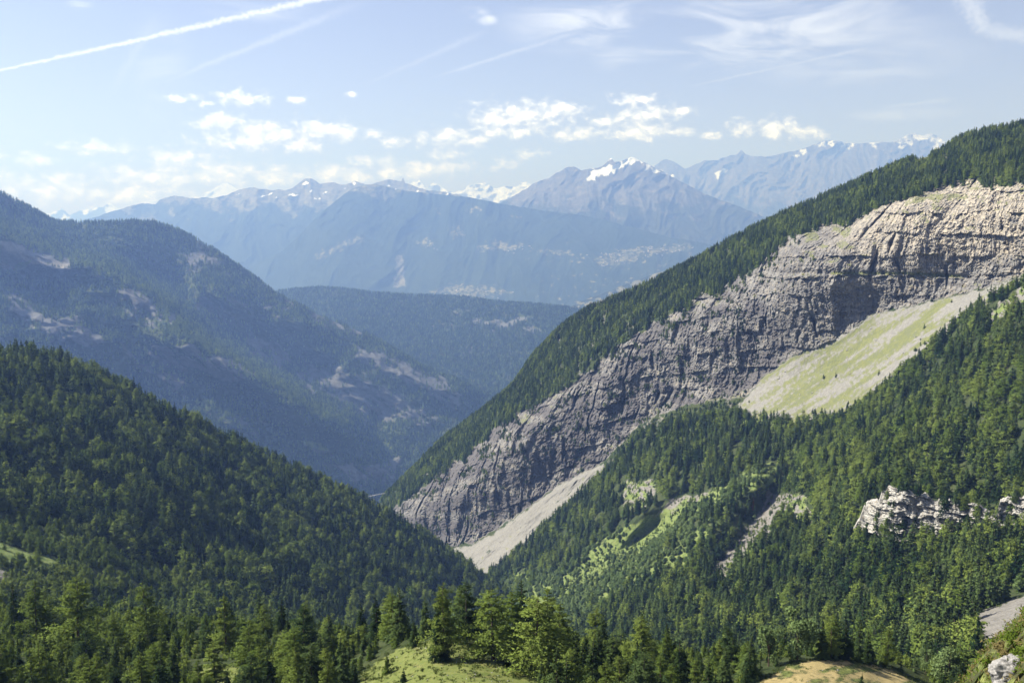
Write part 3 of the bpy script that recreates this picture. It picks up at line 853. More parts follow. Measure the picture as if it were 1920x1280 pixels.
BK = 2.0
BACK = Layer([(-300, 255), (-150, 290), (0, 362), (30, 378), (60, 392), (90, 410), (105, 417), (150, 418), (200, 419), (250, 416), (290, 418), (330, 430), (365, 448), (400, 468), (440, 495), (480, 522), (525, 556), (560, 572), (600, 592), (650, 612), (700, 632), (750, 662), (800, 692), (860, 715), (900, 735), (960, 770), (1100, 860)],
             [(-300, 800), (0, 760), (200, 790), (400, 880), (600, 960), (700, 1010), (900, 1010), (1100, 1000)],
             [(a, b, c * BK) for a, b, c in [(-250, 270, 3500), (0, 365, 3650), (100, 415, 3950), (300, 420, 4250), (400, 465, 4300), (530, 555, 4350), (700, 632, 4350), (800, 692, 4300), (930, 755, 4250), (1080, 850, 4200),
              (-200, 500, 3000), (0, 450, 3300), (200, 510, 3350), (330, 615, 3300), (400, 680, 3250), (560, 770, 3350), (700, 870, 3500), (830, 830, 3850), (0, 700, 2650), (200, 760, 2700), (400, 850, 2800), (600, 930, 3050), (700, 970, 3250),
              (800, 940, 3500), (900, 850, 3900), (300, 500, 3900), (450, 600, 3900), (600, 690, 3950), (150, 470, 3650), (1000, 900, 3900)]],
             3.0, back_mod, (8, 90, .55))
scr5 = polym(BACK.px, BACK.py, [(-300, 440), (0, 452), (40, 458), (60, 480), (140, 500), (120, 508), (60, 495), (30, 505), (0, 500), (-300, 520)], 5, 6)
gr5 = np.maximum(polym(BACK.px, BACK.py, [(560, 825), (600, 830), (620, 845), (580, 840)], 4, 4), .8 * polym(BACK.px, BACK.py, [(65, 612), (85, 630), (105, 655), (95, 655), (70, 630)], 3, 3))
gr5 = np.maximum(gr5, polym(BACK.px, BACK.py, [(30, 495), (60, 488), (45, 505), (25, 508)], 3, 3))
o = BACK.build('shaded_mountainside', MT_BACK, rgba(BACK.px.shape, back_rock(BACK.px, BACK.py), gr5, scr5))
tag(o, 'hazy blue mountainside with rock bands on the left', None, kind='structure')


def back_dens(px, py, W):
    rk = back_rock(px, py); sc = polym(px, py, [(-300, 440), (0, 452), (40, 458), (60, 480), (140, 500), (120, 508), (60, 495), (30, 505), (0, 500), (-300, 520)], 5, 6)
    return (1 - .94 * rk) * (1 - sc) * (.35 + .65 * sstep(fbm(px * .03, py * .05, 12, 3), -.4, .1)) / 215.0


Pb, qx, qy = BACK.scatter(back_dens, rng, 2, 100)
lar = .28 + .5 * linem(qx, qy, [(300, 620), (420, 720), (560, 820), (700, 880)], 50) + .5 * linem(qx, qy, spur1, 16) + .3 * linem(qx, qy, spur2, 14)  # light green larch rows on the spurs, also standing in for sunlit crests
forest('forest', 'blue hazy conifer forest covering the left mountainside', Pb, np.column_stack([1 - lar, lar, .1 + 0 * lar, .25 * lar]), 'far', rng, (1.05, 2.1))

# --- right mountainside: wooded crest, great limestone wall, scree
SKYLINE = [(640, 1090), (690, 1010), (714, 945), (722, 934), (745, 912), (770, 888), (830, 826), (900, 776), (960, 726), (1000, 668), (1050, 617), (1100, 582), (1200, 541), (1300, 491), (1400, 436), (1500, 391), (1600, 346), (1700, 305), (1760, 288), (1800, 262), (1850, 248), (1920, 238), (2100, 205), (2300, 190)]
CLIFFTOP = [(700, 945), (730, 960), (750, 945), (790, 915), (832, 880), (880, 850), (935, 792), (1000, 760), (1060, 728), (1110, 690), (1150, 655), (1220, 610), (1300, 563), (1370, 530), (1420, 505), (1445, 470), (1500, 436), (1540, 422), (1600, 415), (1650, 385), (1700, 372), (1760, 350), (1830, 338), (1880, 352), (1920, 335), (2300, 300)]
CLIFFBASE = [(700, 1040), (760, 1010), (840, 1022), (885, 1020), (950, 980), (1040, 915), (1130, 868), (1200, 795), (1280, 760), (1395, 745), (1440, 700), (1480, 672), (1560, 640), (1640, 588), (1740, 566), (1830, 545), (1880, 530), (1920, 515), (2300, 470)]
ct = np.array(CLIFFTOP, float).T; cb = np.array(CLIFFBASE, float).T
SCREE = [(1385, 758), (1400, 742), (1440, 700), (1480, 672), (1560, 638), (1640, 588), (1740, 566), (1830, 545), (1900, 520), (1960, 500), (2000, 640), (1800, 700), (1690, 730), (1590, 830), (1480, 830), (1390, 790)]
LOWTALUS = [(868, 1026), (900, 1015), (960, 975), (1040, 915), (1085, 888), (1132, 868), (1150, 890), (1090, 960), (1010, 1010), (950, 1060), (930, 1110), (890, 1090), (850, 1030)]
STRATA = [(1180, 795, 830, 880), ]


def cliff_frac(px, py):
    """0 at the foot of the wall, 1 at its brink"""
    j = 10 * fbm(px * .03, 2.0, 0, 3) + 7 * fbm(px * .11, 5.0, 0, 3)
    tp = np.interp(px, *ct) + j; bs = np.interp(px, *cb) + 6 * fbm(px * .05, 9.0, 0, 3)
    return (bs - py) / (bs - tp)


def cliff_mask(px, py):
    f = cliff_frac(px, py)
    h = np.interp(px, *cb) - np.interp(px, *ct)
    return sstep(f, -3 / h, 4 / h) * sstep(1 - f, -4 / h, 5 / h) * sstep(px, 722, 745)


def cliff_mod(px, py, Y):
    W = at(px, py, Y); x, y, z = W[..., 0], W[..., 1], W[..., 2]
    m = cliff_mask(px, py)
    s = x * .70 - y * .72                      # along the wall
    low = sstep(1420 - px, 0, 320)
    # beds: level on the right, sloping down to the left farther out
    S = py - .36 * 90 * np.log1p(np.exp(np.clip((1230 - px) / 90, -30, 30))) + 7 * fbm(px * .012, py * .02, 4.2, 3) + 2.5 * fbm(px * .06, py * .06, 1.2, 3)
    b = S / np.where(S < 515, 41.0, 33.0) + .3; bi = np.floor(b); fr = b - bi
    b2 = S / 12.5 + .8 * fbm(px * .02, 3.1, 0, 2); fr2 = b2 - np.floor(b2)
    ws = s + 9 * fbm(s / 60, z / 60, 2.2, 3)
    # buttresses, then flutes and cracks that break at each ledge
    d = 34 * (ridged(ws / 210, z / 700, 1.0, 3) - .5)
    d = d + 21 * (ridged(ws / 52, z / 300, bi * .35, 3) - .5) + 9 * (ridged(ws / 17, z / 90, bi * 5.1 + 2, 4) - .5)
    d = d + 9 * (fr - .5) * (1 - .2 * low) * sstep(fbm(px * .014, bi * 2.3, 5, 2), -.35, .25) + 2.2 * (fr2 - .5) * sstep(fbm(px * .02, S * .03, 6.6, 3), -.1, .2)
    # slabs and scars
    q = fbm(ws / 34, y / 60, z / 40, 4) * 4.0; fl = np.floor(q); d = d + 5.0 * (fl + sstep(q - fl, .0, .25) - q * .7)
    d = d + 3.6 * fbm(s / 11, y / 11, z / 9, 4)
    # dark chimneys
    ch = ridged(ws / 85, z / 500, 9.4, 2); d = d - 24 * sstep(ch, .68, .76)
    # the great ledge under the upper wall
    led = linem(px, py, [(1290, 512), (1450, 512), (1560, 512), (1700, 513), (1820, 520)], 5)
    out = -m * (d - 10) + 7 * m * led
    # scree and slopes: faint runnels
    sc = sstep(polydist(px, py, SCREE), -4, 14); lt = sstep(polydist(px, py, LOWTALUS), -4, 10)
    out = out - (1 - m) * (5 * fbm(x / 60, y / 60, z / 60, 4)) - lt * 22 * ridged((px + py * 1.1) * .02, (px - py) * .004, 3, 4) - sc * 2.2 * ridged((px * .62 + py * .78) * .05, (px - py) * .006, 3, 3)
    return out


CLIFF = Layer(SKYLINE, [(640, 1150), (760, 1080), (880, 1140), (960, 1130), (1080, 1010), (1200, 900), (1400, 850), (1560, 870), (1700, 760), (1860, 660), (2000, 640), (2300, 620)],
              [(1920, 240, 2060), (2200, 200, 1850), (1700, 305, 2320), (1500, 391, 2500), (1300, 490, 2650), (1100, 582, 2780), (1000, 668, 2860), (900, 776, 2950), (770, 888, 3000), (715, 945, 3000),
               (2200, 310, 1500), (1920, 335, 1730), (1700, 372, 1940), (1500, 436, 2120), (1300, 563, 2290), (1150, 655, 2400), (1060, 728, 2450), (935, 792, 2580), (832, 880, 2680), (750, 940, 2800),
               (2200, 480, 1420), (1920, 515, 1630), (1830, 545, 1710), (1740, 566, 1790), (1640, 588, 1880), (1480, 672, 2010), (1395, 745, 2060), (1280, 760, 2190), (1200, 795, 2260), (1130, 868, 2290), (1040, 915, 2340), (950, 980, 2420), (885, 1020, 2470), (820, 1010, 2600), (750, 985, 2750),
               (1560, 790, 1770), (1450, 790, 1870), (1700, 700, 1640), (1830, 620, 1560), (2000, 600, 1480), (1050, 960, 2260), (930, 1070, 2280), (880, 1100, 2350), (1200, 850, 2180), (1300, 800, 2050)],
              1.9, cliff_mod, (8, 40, .45), smooth=0.004)
cpx, cpy = CLIFF.px, CLIFF.py
cm = cliff_mask(cpx, cpy); frac = cliff_frac(cpx, cpy)
scm = sstep(polydist(cpx, cpy, SCREE) + 5 * fbm(cpx * .06, cpy * .06, 2, 3), -5, 5) * (1 - cm)
ltm = sstep(polydist(cpx, cpy, LOWTALUS) + 5 * fbm(cpx * .06, cpy * .06, 2, 3), -4, 4) * (1 - .2 * cm)
run = fbm((cpx * .55 + cpy * .84) * .085, (cpx * .84 - cpy * .55) * .007, 6, 5)     # grass in streaks down the scree
spk = fbm(cpx * .16, cpy * .16, 3, 3)
sgr = scm * .75 * sstep(run + .5 * spk + .5 * polym(cpx, cpy, [(1450, 740), (1520, 690), (1600, 640), (1680, 610), (1780, 580), (1740, 620), (1640, 680), (1560, 740), (1490, 765)], 50, 8) + .07, -.4, .6)
sgr = sgr * (1 - polym(cpx, cpy, [(1790, 560), (1812, 560), (1800, 600), (1765, 640), (1750, 632), (1780, 600)], 4, 4))
# green on the flatter ledges of the wall
Wz = CLIFF.W; gz = np.gradient(Wz, axis=0); gx = np.gradient(Wz, axis=1); nn = np.cross(gx, gz); nn /= np.linalg.norm(nn, axis=-1)[..., None] + 1e-9
flat = sstep(np.abs(nn[..., 2]), .62, .82) * cm * sstep(fbm(cpx * .03, cpy * .05, 4, 4), -.1, .25)
lg = linem(cpx, cpy, [(1560, 512), (1700, 512), (1800, 518)], 3) * .9
grs = np.clip(np.maximum(np.maximum(sgr, flat * .6), np.maximum(lg, ltm * .6 * sstep(fbm(cpx * .09, cpy * .09, 3, 3) + .8 * linem(cpx, cpy, [(930, 1090), (1000, 1010), (1090, 945)], 12), .35, .9))), 0, 1)
meadow = polym(cpx, cpy, [(1712, 295), (1735, 290), (1748, 298), (1730, 303), (1715, 302)], 3, 2)
grs = np.maximum(grs, meadow); grs = np.maximum(grs, .55 * polym(cpx, cpy, [(1640, 610), (1800, 560), (1860, 545), (1800, 600)], 12, 14) * scm * sstep(run, -.2, .2))
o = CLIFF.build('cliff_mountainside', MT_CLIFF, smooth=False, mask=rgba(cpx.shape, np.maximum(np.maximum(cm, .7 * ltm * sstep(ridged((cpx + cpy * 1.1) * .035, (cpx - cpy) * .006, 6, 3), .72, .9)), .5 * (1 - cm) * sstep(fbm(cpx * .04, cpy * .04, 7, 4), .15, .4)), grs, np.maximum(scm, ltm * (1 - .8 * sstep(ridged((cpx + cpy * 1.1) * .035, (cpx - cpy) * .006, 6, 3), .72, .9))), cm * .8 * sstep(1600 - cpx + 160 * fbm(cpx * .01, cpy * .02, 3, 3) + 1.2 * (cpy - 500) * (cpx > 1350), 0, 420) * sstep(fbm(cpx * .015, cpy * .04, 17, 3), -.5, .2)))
wa = o.data.attributes.new('w', 'FLOAT', 'POINT'); wa.data.foreach_set('value', (.85 * sstep(cpx, 1480, 1700) * sstep(505 - cpy + 40 * fbm(cpx * .02, cpy * .03, 2, 3), -20, 60)).astype(np.float32).ravel())
tag(o, 'grey limestone wall with scree below and wooded crest on the right', None, kind='structure')


def cliff_dens(px, py, W):
    f = cliff_frac(px, py)
    wood = sstep(f, .965, .995) * (1 - polym(px, py, [(1712, 293), (1735, 288), (1752, 296), (1735, 306), (1712, 305)], 2, 1)) * sstep(px, 700, 720)
    sc = polydist(px, py, SCREE); lt = polydist(px, py, LOWTALUS)
    foot = sstep(-f, .0, .05) * (sc < -3) * (lt < -6)
    m = cliff_mask(px, py)
    patch = m * sstep(fbm(px * .03, py * .05, 14, 3), .05, .3) * .8 * sstep(1560 - px, 0, 260)
    sparse = (sc > 0) * .012 * (py > 700) + (sc > 0) * .03 * (px > 1700) + .15 * polym(px, py, [(1705, 660), (1730, 630), (1745, 640), (1720, 690)], 4, 2)
    return (wood * (.55 + .45 * sstep(fbm(px * .05, py * .05, 4, 3), -.3, .1)) / 38. + foot / 42. + patch / 22. + sparse / 40.)


Pc, qx, qy = CLIFF.scatter(cliff_dens, rng, 3, 120)
ff = cliff_frac(qx, qy)
lar = np.where(ff > 1, .16 + .3 * sstep(fbm(qx * .02, qy * .02, 6, 3), 0, .3), .15)
sz = np.where(ff > 0.99, 1.0, .55)
forest('forest', 'dark conifer forest along the crest above the limestone wall', Pc[ff > .95], np.column_stack([1 - lar, lar, .12 + 0 * lar, .03 + 0 * lar])[ff > .95], 'mid', rng, (0.55, 1.05))
forest('forest', 'small trees clinging to ledges and the foot of the limestone wall', Pc[ff <= .95], np.column_stack([1 - lar, lar, .3 + 0 * lar, .25 + 0 * lar])[ff <= .95], 'mid', rng, (0.22, 0.65))

# --- wooded slope on the right
RIBS = [[(1330, 1080), (1400, 1010), (1450, 935), (1490, 880)], [(1180, 1040), (1260, 960), (1300, 930)], [(1060, 1130), (1160, 1040), (1230, 990)]]
RIB_UP = [[(1060, 1150), (1200, 1060), (1330, 990), (1420, 900)], [(1250, 1130), (1380, 1080), (1480, 970), (1560, 860)]]


def slope_mod(px, py, Y):
    W = at(px, py, Y)
    d = 12 * fbm(W[..., 0] / 90, W[..., 1] / 90, 0, 4)
    for r_ in RIBS: d = d + 60 * linem(px, py, r_, 26)
    for r_ in RIB_UP: d = d - 45 * linem(px, py, r_, 30)
    return d


SLOPE = Layer([(860, 1160), (890, 1120), (905, 1100), (920, 1085), (950, 1062), (1000, 1018), (1050, 968), (1100, 925), (1140, 890), (1200, 822), (1260, 800), (1330, 790), (1400, 782), (1440, 790), (1500, 795), (1560, 800), (1600, 780), (1650, 742), (1700, 700), (1740, 668), (1790, 618), (1830, 582), (1870, 560), (1920, 535), (2300, 400)],
              [(860, 1330), (2300, 1330)],
              [(1920, 555, 1330), (2200, 440, 1330), (1920, 800, 1060), (2200, 800, 950), (1620, 990, 1010), (1750, 990, 960), (1920, 990, 900), (1700, 1130, 770), (1920, 1130, 640), (1450, 790, 1800), (1560, 800, 1690), (1700, 705, 1540), (1830, 605, 1420), (1200, 820, 2080), (1050, 968, 2180), (920, 1085, 2150), (890, 1120, 2050), (1300, 1150, 1080), (1150, 1150, 1330), (1300, 950, 1580), (1500, 1000, 1270), (1500, 1180, 860),
               (1000, 1160, 1560), (1600, 850, 1330), (1000, 1280, 1150), (1300, 1280, 800), (1700, 1280, 520), (1900, 1220, 520), (2100, 1200, 480)],
              3.0, slope_mod, (7, 30, .5))
BARE = [([(1436, 920), (1482, 926), (1470, 962), (1450, 988), (1432, 1016), (1402, 1044), (1382, 1070), (1335, 1098), (1338, 1068), (1392, 1000), (1424, 962)], 's'),
        ([(1178, 900), (1232, 902), (1222, 938), (1190, 960), (1170, 950), (1168, 922)], 'gs'), ([(1205, 985), (1262, 934), (1302, 930), (1290, 955), (1235, 1012), (1190, 1045), (1188, 1012)], 's'),
        ([(1285, 930), (1360, 912), (1345, 942), (1270, 950)], 'gs'), ([(1100, 1040), (1195, 1012), (1180, 1072), (1130, 1085), (1095, 1075)], 'g'), ([(996, 1112), (1014, 1116), (1036, 1140), (1036, 1172), (1012, 1160), (998, 1135)], 's'),
        ([(1470, 920), (1510, 930), (1520, 975), (1480, 985)], 'gs'), ([(1820, 1165), (1845, 1145), (1880, 1128), (1960, 1110), (1960, 1300), (1850, 1300), (1825, 1240)], 's'), ([(1850, 590), (1930, 530), (1940, 555), (1860, 610)], 'gs'),
        ([(1385, 750), (1440, 770), (1520, 795), (1430, 812), (1385, 790)], 'g'), ([(1060, 1090), (1140, 1060), (1120, 1100), (1060, 1130)], 'g'), ([(1400, 900), (1460, 868), (1450, 900), (1410, 920)], 'g')]


def slope_regions(px, py):
    g = np.zeros(np.shape(px)); s = np.zeros(np.shape(px))
    for poly, k in BARE:
        m = polym(px, py, poly, 4, 7, .06)
        if 's' in k: s = np.maximum(s, m)
        if 'g' in k: g = np.maximum(g, m * (.85 if k == 'g' else sstep(fbm(np.asarray(px) * .08, np.asarray(py) * .08, 3, 3), -.1, .15)))
    return g, s


BROAD = [(930, 1150), (960, 1075), (1040, 1075), (1080, 1050), (1150, 1000), (1230, 965), (1320, 935), (1390, 890), (1450, 870), (1440, 905), (1350, 950), (1290, 985), (1240, 1040), (1300, 1000), (1350, 985), (1280, 1060), (1180, 1110), (1100, 1160), (1040, 1190)]
sg, ss_ = slope_regions(SLOPE.px, SLOPE.py)
brm = polym(SLOPE.px, SLOPE.py, BROAD, 12, 14)
o = SLOPE.build('wooded_slope', MT_SLOPE, rgba(SLOPE.px.shape, 0, np.maximum(sg, brm), ss_))
tag(o, 'green wooded slope with gullies falling to the stream on the right', None, kind='structure')
OUTCROP = [(1612, 975), (1622, 945), (1650, 937), (1665, 915), (1700, 922), (1740, 932), (1790, 937), (1835, 950), (1860, 975), (1880, 945), (1930, 940), (1935, 985), (1850, 990), (1740, 990), (1680, 978)]


def slope_dens(px, py, W):
    g, s = slope_regions(px, py)
    br = polym(px, py, BROAD, 12, 14)
    near = sstep(W[..., 1], 560, 700)
    return (1 - .985 * s) * (1 - .9 * g) * (1 - (polydist(px, py, OUTCROP) > 4)) * (1 + .8 * br) * (.6 + .4 * sstep(fbm(px * .04, py * .04, 9, 3), -.4, 0.)) / 84. * (py < 1330)


Ps, qx, qy = SLOPE.scatter(slope_dens, rng, 2, 120)
br = polym(qx, qy, BROAD, 12, 14); lz = .12 + .55 * polym(qx, qy, [(1500, 850), (1700, 770), (1920, 700), (1920, 880), (1700, 900), (1480, 1000)], 50, 30) * sstep(fbm(qx * .02, qy * .02, 3, 3), -.2, .2) + .5 * sstep(fbm(qx * .022, qy * .03, 13, 3), .05, .3)
Ps = Ps
forest('forest', 'mixed spruce and larch forest on the right-hand slope', Ps, np.column_stack([(1 - lz) * (1 - .95 * br), lz * (1 - .8 * br), .08 * (1 - br), 6.0 * br + .02]), 'mid', rng, (0.55, 1.6))

# low shrubs on the open strips and gullies
def strip_dens(px, py, W):
    g, s = slope_regions(px, py); return (.9 * g + .35 * s * (py < 1120)) / 16.


Pq, qx, qy = SLOPE.scatter(strip_dens, rng, 0, 60)
forest('shrubs', 'low green shrubs dotted over the open strips of the right-hand slope', Pq, np.tile([.12, .15, .1, .8], (len(Pq), 1)), 'mid', rng, (0.10, 0.45))

# --- white rock face among the trees of that slope
def outcrop_mod(px, py, Y):
    W = at(px, py, Y); s = (px - 1600) * .55; z = W[..., 2]
    ws = s + 7 * fbm(s / 22, z / 18, 4.4, 3); wz = z + 4 * fbm(s / 20, z / 20, 9.2, 3)
    b = wz / 9 + .4; d = 20 * (ridged(ws / 52, wz / 80, 1.5, 3) - .5) + 7 * (ridged(ws / 15, wz / 26, np.floor(b), 4) - .5) + 2.4 * fbm(s / 4, z / 1.6, 2, 4) - 3.5 * (b % 1.0)
    return -d


ROCKW = Layer([(1600, 985), (1612, 965), (1622, 938), (1636, 930), (1648, 932), (1655, 914), (1668, 905), (1690, 912), (1705, 914), (1720, 922), (1740, 918), (1745, 932), (1775, 930), (1800, 940), (1830, 936), (1850, 950), (1868, 962), (1876, 930), (1895, 925), (1930, 928), (1990, 940)], [(1600, 990), (1640, 1000), (1700, 1020), (1990, 1035)],
              lambda px, py: np.minimum(1000 - (px - 1600) * .30, SLOPE.depth(px, 1005.0 + 0 * py) - 8) + (1000 - py) * .10, 1.4, outcrop_mod, (5, 6, .3), topnoise=lambda x: 7 + 5 * fbm(x * .12, 3, 0, 3))
MT_WHITE = terrain_mat('white_limestone', 22.0, rock=((0.20, 0.198, 0.192), (0.54, 0.525, 0.49)), bump=0.9, warm=0.75, beds=.35)
o = ROCKW.build('rock_face', MT_WHITE, rgba(ROCKW.px.shape, 1.0), False)
tag(o, 'bright white limestone face showing between the trees at right', 'rock face')
Pr, qx, qy = ROCKW.scatter(lambda px, py, W: .07 * sstep(fbm(px * .045, py * .03, 23, 2), .06, .22), rng, 3, 0)
forest('ledge_trees', 'small conifers rooted on ledges of the white limestone face', Pr, np.tile([.7, .2, .2, .3], (len(Pr), 1)), 'mid', rng, (0.25, 0.8))

# --- dark wooded hill on the left
HILL = Layer([(-400, 560), (-200, 610), (0, 668), (60, 672), (120, 682), (200, 716), (300, 770), (400, 816), (500, 866), (600, 910), (700, 957), (800, 1016), (870, 1068), (930, 1108), (980, 1150), (1040, 1210)],
             [(-400, 1330), (1040, 1330)],
             [(-300, 590, 1450), (0, 668, 1430), (200, 716, 1560), (500, 866, 1750), (800, 1016, 1900), (930, 1108, 1900), (0, 1100, 760), (300, 1160, 870), (600, 1180, 1120), (850, 1180, 1480), (960, 1150, 1750), (0, 900, 1010), (300, 950, 1170), (600, 1020, 1480), (-300, 900, 850), (-300, 1100, 650), (300, 1280, 620), (800, 1280, 1100), (0, 1280, 520)],
             3.0, lambda px, py, Y: 14 * fbm(at(px, py, Y)[..., 0] / 110, Y / 110, 0, 4) + 26 * linem(px, py, [(0, 880), (150, 960), (300, 1050)], 40), (7, 30, .5))
LMEAD = [(-200, 990), (0, 1018), (60, 1034), (125, 1060), (105, 1074), (40, 1068), (0, 1062), (-200, 1050)]
STRIPE = [(800, 1050), (815, 1052), (850, 1075), (865, 1090), (850, 1090), (820, 1070)]


def hill_regions(px, py):
    g = np.maximum(polym(px, py, LMEAD, 6, 9), np.maximum(polym(px, py, STRIPE, 3, 3), .8 * polym(px, py, [(90, 990), (140, 1010), (190, 1020), (150, 1025), (95, 1005)], 4, 6)))
    s = np.maximum(polym(px, py, [(-200, 1050), (0, 1066), (30, 1078), (20, 1092), (-200, 1100)], 3, 4), polym(px, py, [(-60, 780), (4, 790), (8, 806), (-60, 815)], 3, 2))
    return g, s


hg, hs = hill_regions(HILL.px, HILL.py)
o = HILL.build('wooded_hill', MT_SLOPE, rgba(HILL.px.shape, 0, hg, hs))
tag(o, 'dark wooded hillside sloping down to the right', None, kind='structure')


def hill_dens(px, py, W):
    g, s = hill_regions(px, py)
    young = polym(px, py, [(0, 960), (120, 980), (260, 1060), (420, 1100), (300, 1160), (0, 1130)], 20, 20)
    return (1 - s) * (1 - .72 * g) * (.5 + .5 * sstep(fbm(px * .03, py * .04, 19, 3), -.45, -.05)) * (1 + 1.3 * young) / 90. * (py < 1300)


Ph, qx, qy = HILL.scatter(hill_dens, rng, 2, 120)
young = polym(qx, qy, [(-160, 960), (0, 955), (120, 980), (260, 1050), (420, 1110), (300, 1180), (-160, 1150)], 10, 12)
lz = .25 + .5 * sstep(fbm(qx * .012, qy * .02, 3, 3), -.1, .25) + .5 * young
br = .05 + .6 * polym(qx, qy, [(740, 1090), (830, 1060), (930, 1105), (960, 1180), (820, 1170)], 20, 14) + .3 * polym(qx, qy, [(620, 960), (720, 990), (780, 1060), (700, 1060), (640, 1020)], 20, 14)
pb = np.column_stack([1 - lz, lz, .12 + 0 * lz, br])
forest('forest', 'dark spruce forest blanketing the hill at lower left', Ph[young < .5], pb[young < .5], 'mid', rng, (0.55, 1.6))
forest('forest', 'young light green larches round the meadow at the foot of the hill', Ph[young >= .5], pb[young >= .5], 'mid', rng, (0.3, 0.75))

# --- foreground shelf with its meadows
FORE = Layer([(-500, 1130), (0, 1150), (300, 1165), (600, 1192), (700, 1204), (850, 1192), (1000, 1204), (1150, 1228), (1300, 1240), (1450, 1241), (1550, 1231), (1650, 1244), (1750, 1262), (1900, 1292), (2400, 1400)], [(-500, 1700), (2400, 1700)],
             [(0, 1280, 262), (500, 1280, 258), (800, 1280, 228), (1100, 1280, 236), (1300, 1280, 258), (1550, 1280, 256), (1750, 1290, 290), (800, 1215, 256), (900, 1195, 270), (0, 1155, 430), (300, 1170, 420), (600, 1195, 360), (1550, 1232, 282), (1300, 1242, 300), (1000, 1208, 272), (0, 1700, 110), (960, 1700, 100), (1900, 1700, 110), (-400, 1200, 420), (2300, 1400, 220)],
             3.0, lambda px, py, Y: 2.5 * fbm(at(px, py, Y)[..., 0] / 14, Y / 14, 0, 4), (14, 7, .75))
MEADOW1 = [(676, 1262), (720, 1228), (770, 1210), (800, 1202), (850, 1196), (890, 1205), (910, 1228), (960, 1255), (1010, 1282), (1010, 1330), (660, 1330)]
MEADOW2 = [(1410, 1290), (1460, 1255), (1500, 1240), (1550, 1233), (1610, 1240), (1670, 1255), (1745, 1290), (1760, 1340), (1400, 1340)]


def fore_regions(px, py):
    g1 = polym(px, py, MEADOW1, 4, 5, .05); g2 = polym(px, py, MEADOW2, 4, 5, .05)
    g3 = polym(px, py, [(350, 1255), (420, 1245), (470, 1260), (440, 1285), (360, 1285)], 6, 6)
    return g1, g2, g3


g1, g2, g3 = fore_regions(FORE.px, FORE.py)
dry = .8 * (.2 + .8 * sstep(fbm(FORE.px * .02, FORE.py * .05, 3, 4), -.6, .3)) * g2
dry = np.maximum(dry, .5 * sstep(fbm(FORE.px * .03, FORE.py * .08, 13, 3), .22, .45) * g1)
MT_FORE2 = terrain_mat('alpine_meadow', 14.0, floor=((0.022, 0.034, 0.012), (0.05, 0.06, 0.024)), grass=((0.078, 0.104, 0.026), (0.140, 0.152, 0.050)), scree=((0.21, 0.17, 0.08), (0.30, 0.24, 0.115)), bump=0.18)
o = FORE.build('meadow', MT_FORE2, rgba(FORE.px.shape, 0, np.clip(np.maximum(g1, np.maximum(g2 * .8, g3)) - dry, 0, 1), dry))
tag(o, 'grassy shelf with meadows below the viewpoint', None, kind='structure')

# ------------------------------------------------------------------ foreground trees, each a thing with trunk and crown
NEAR = {
    'spruce': protos('spruce', [conifer(300 + i, 22, 3.7 + .4 * i, 0.03, 150, 95, .58, .9, .42, .10, .2, .13) for i in range(4)], M['spruce']),
    'larch': protos('larch', [conifer(320 + i, 22, 4.4 + .5 * i, 0.10, 120, 120, .50, .66, .18, .22, .3, .12) for i in range(5)], M['larch']),
    'pine': protos('pine', [conifer(340 + i, 22, 5.2, 0.08, 130, 100, .56, .48, .14, .26, .28, .14) for i in range(3)], M['pine']),
    'broad': protos('birch', [broadleaf(360 + i, 10, 4.2, 3600, .36) for i in range(2)], M['broad']),
    'sapling': protos('sapling', [conifer(380 + i, 6, 1.35, 0.02, 80, 26, .34, .9, .25, .2, .2) for i in range(3)], M['larch']),
}
NAME = {'spruce': 'spruce_tree', 'larch': 'larch_tree', 'pine': 'pine_tree', 'broad': 'birch_tree', 'sapling': 'young_larch_tree'}
PH = {'spruce': 22, 'larch': 22, 'pine': 22, 'broad': 10, 'sapling': 6}
placed = []
trees = []          # (x, y, z) for spacing


def plant(kind, pos, h, label, group=None, wide=1.0, cat='tree', rot=None, mat=None):
    pr = NEAR[kind]; t, c = pr[int(rng.rand() * len(pr))]
    e = bpy.data.objects.new(NAME[kind], None); C.objects.link(e)
    e.location = (pos[0], pos[1], pos[2] - .25); s = h / PH[kind]
    w = s * wide * (.9 + .25 * rng.rand())
    e.scale = (w, w, s); e.rotation_euler = (rng.normal(0, .02), rng.normal(0, .02), rng.rand() * 6.28 if rot is None else rot)
    e.empty_display_size = .5
    link('trunk', t, None, e); k = link('crown', c, None, e)
    tag(e, label, cat, group)
    trees.append(pos); placed.append((e, kind, pos, h, label))
    return e


def on_fore(px, py):
    j = int(np.clip(round((px + 500) / 3.0), 0, FORE.px.shape[1] - 1)); colpy = FORE.py[:FORE.nr, j]
    i = int(np.argmin(np.abs(colpy - py))); return FORE.W[i, j]


def px_h(pos, pix):
    return pix / F * np.linalg.norm(pos) / .9


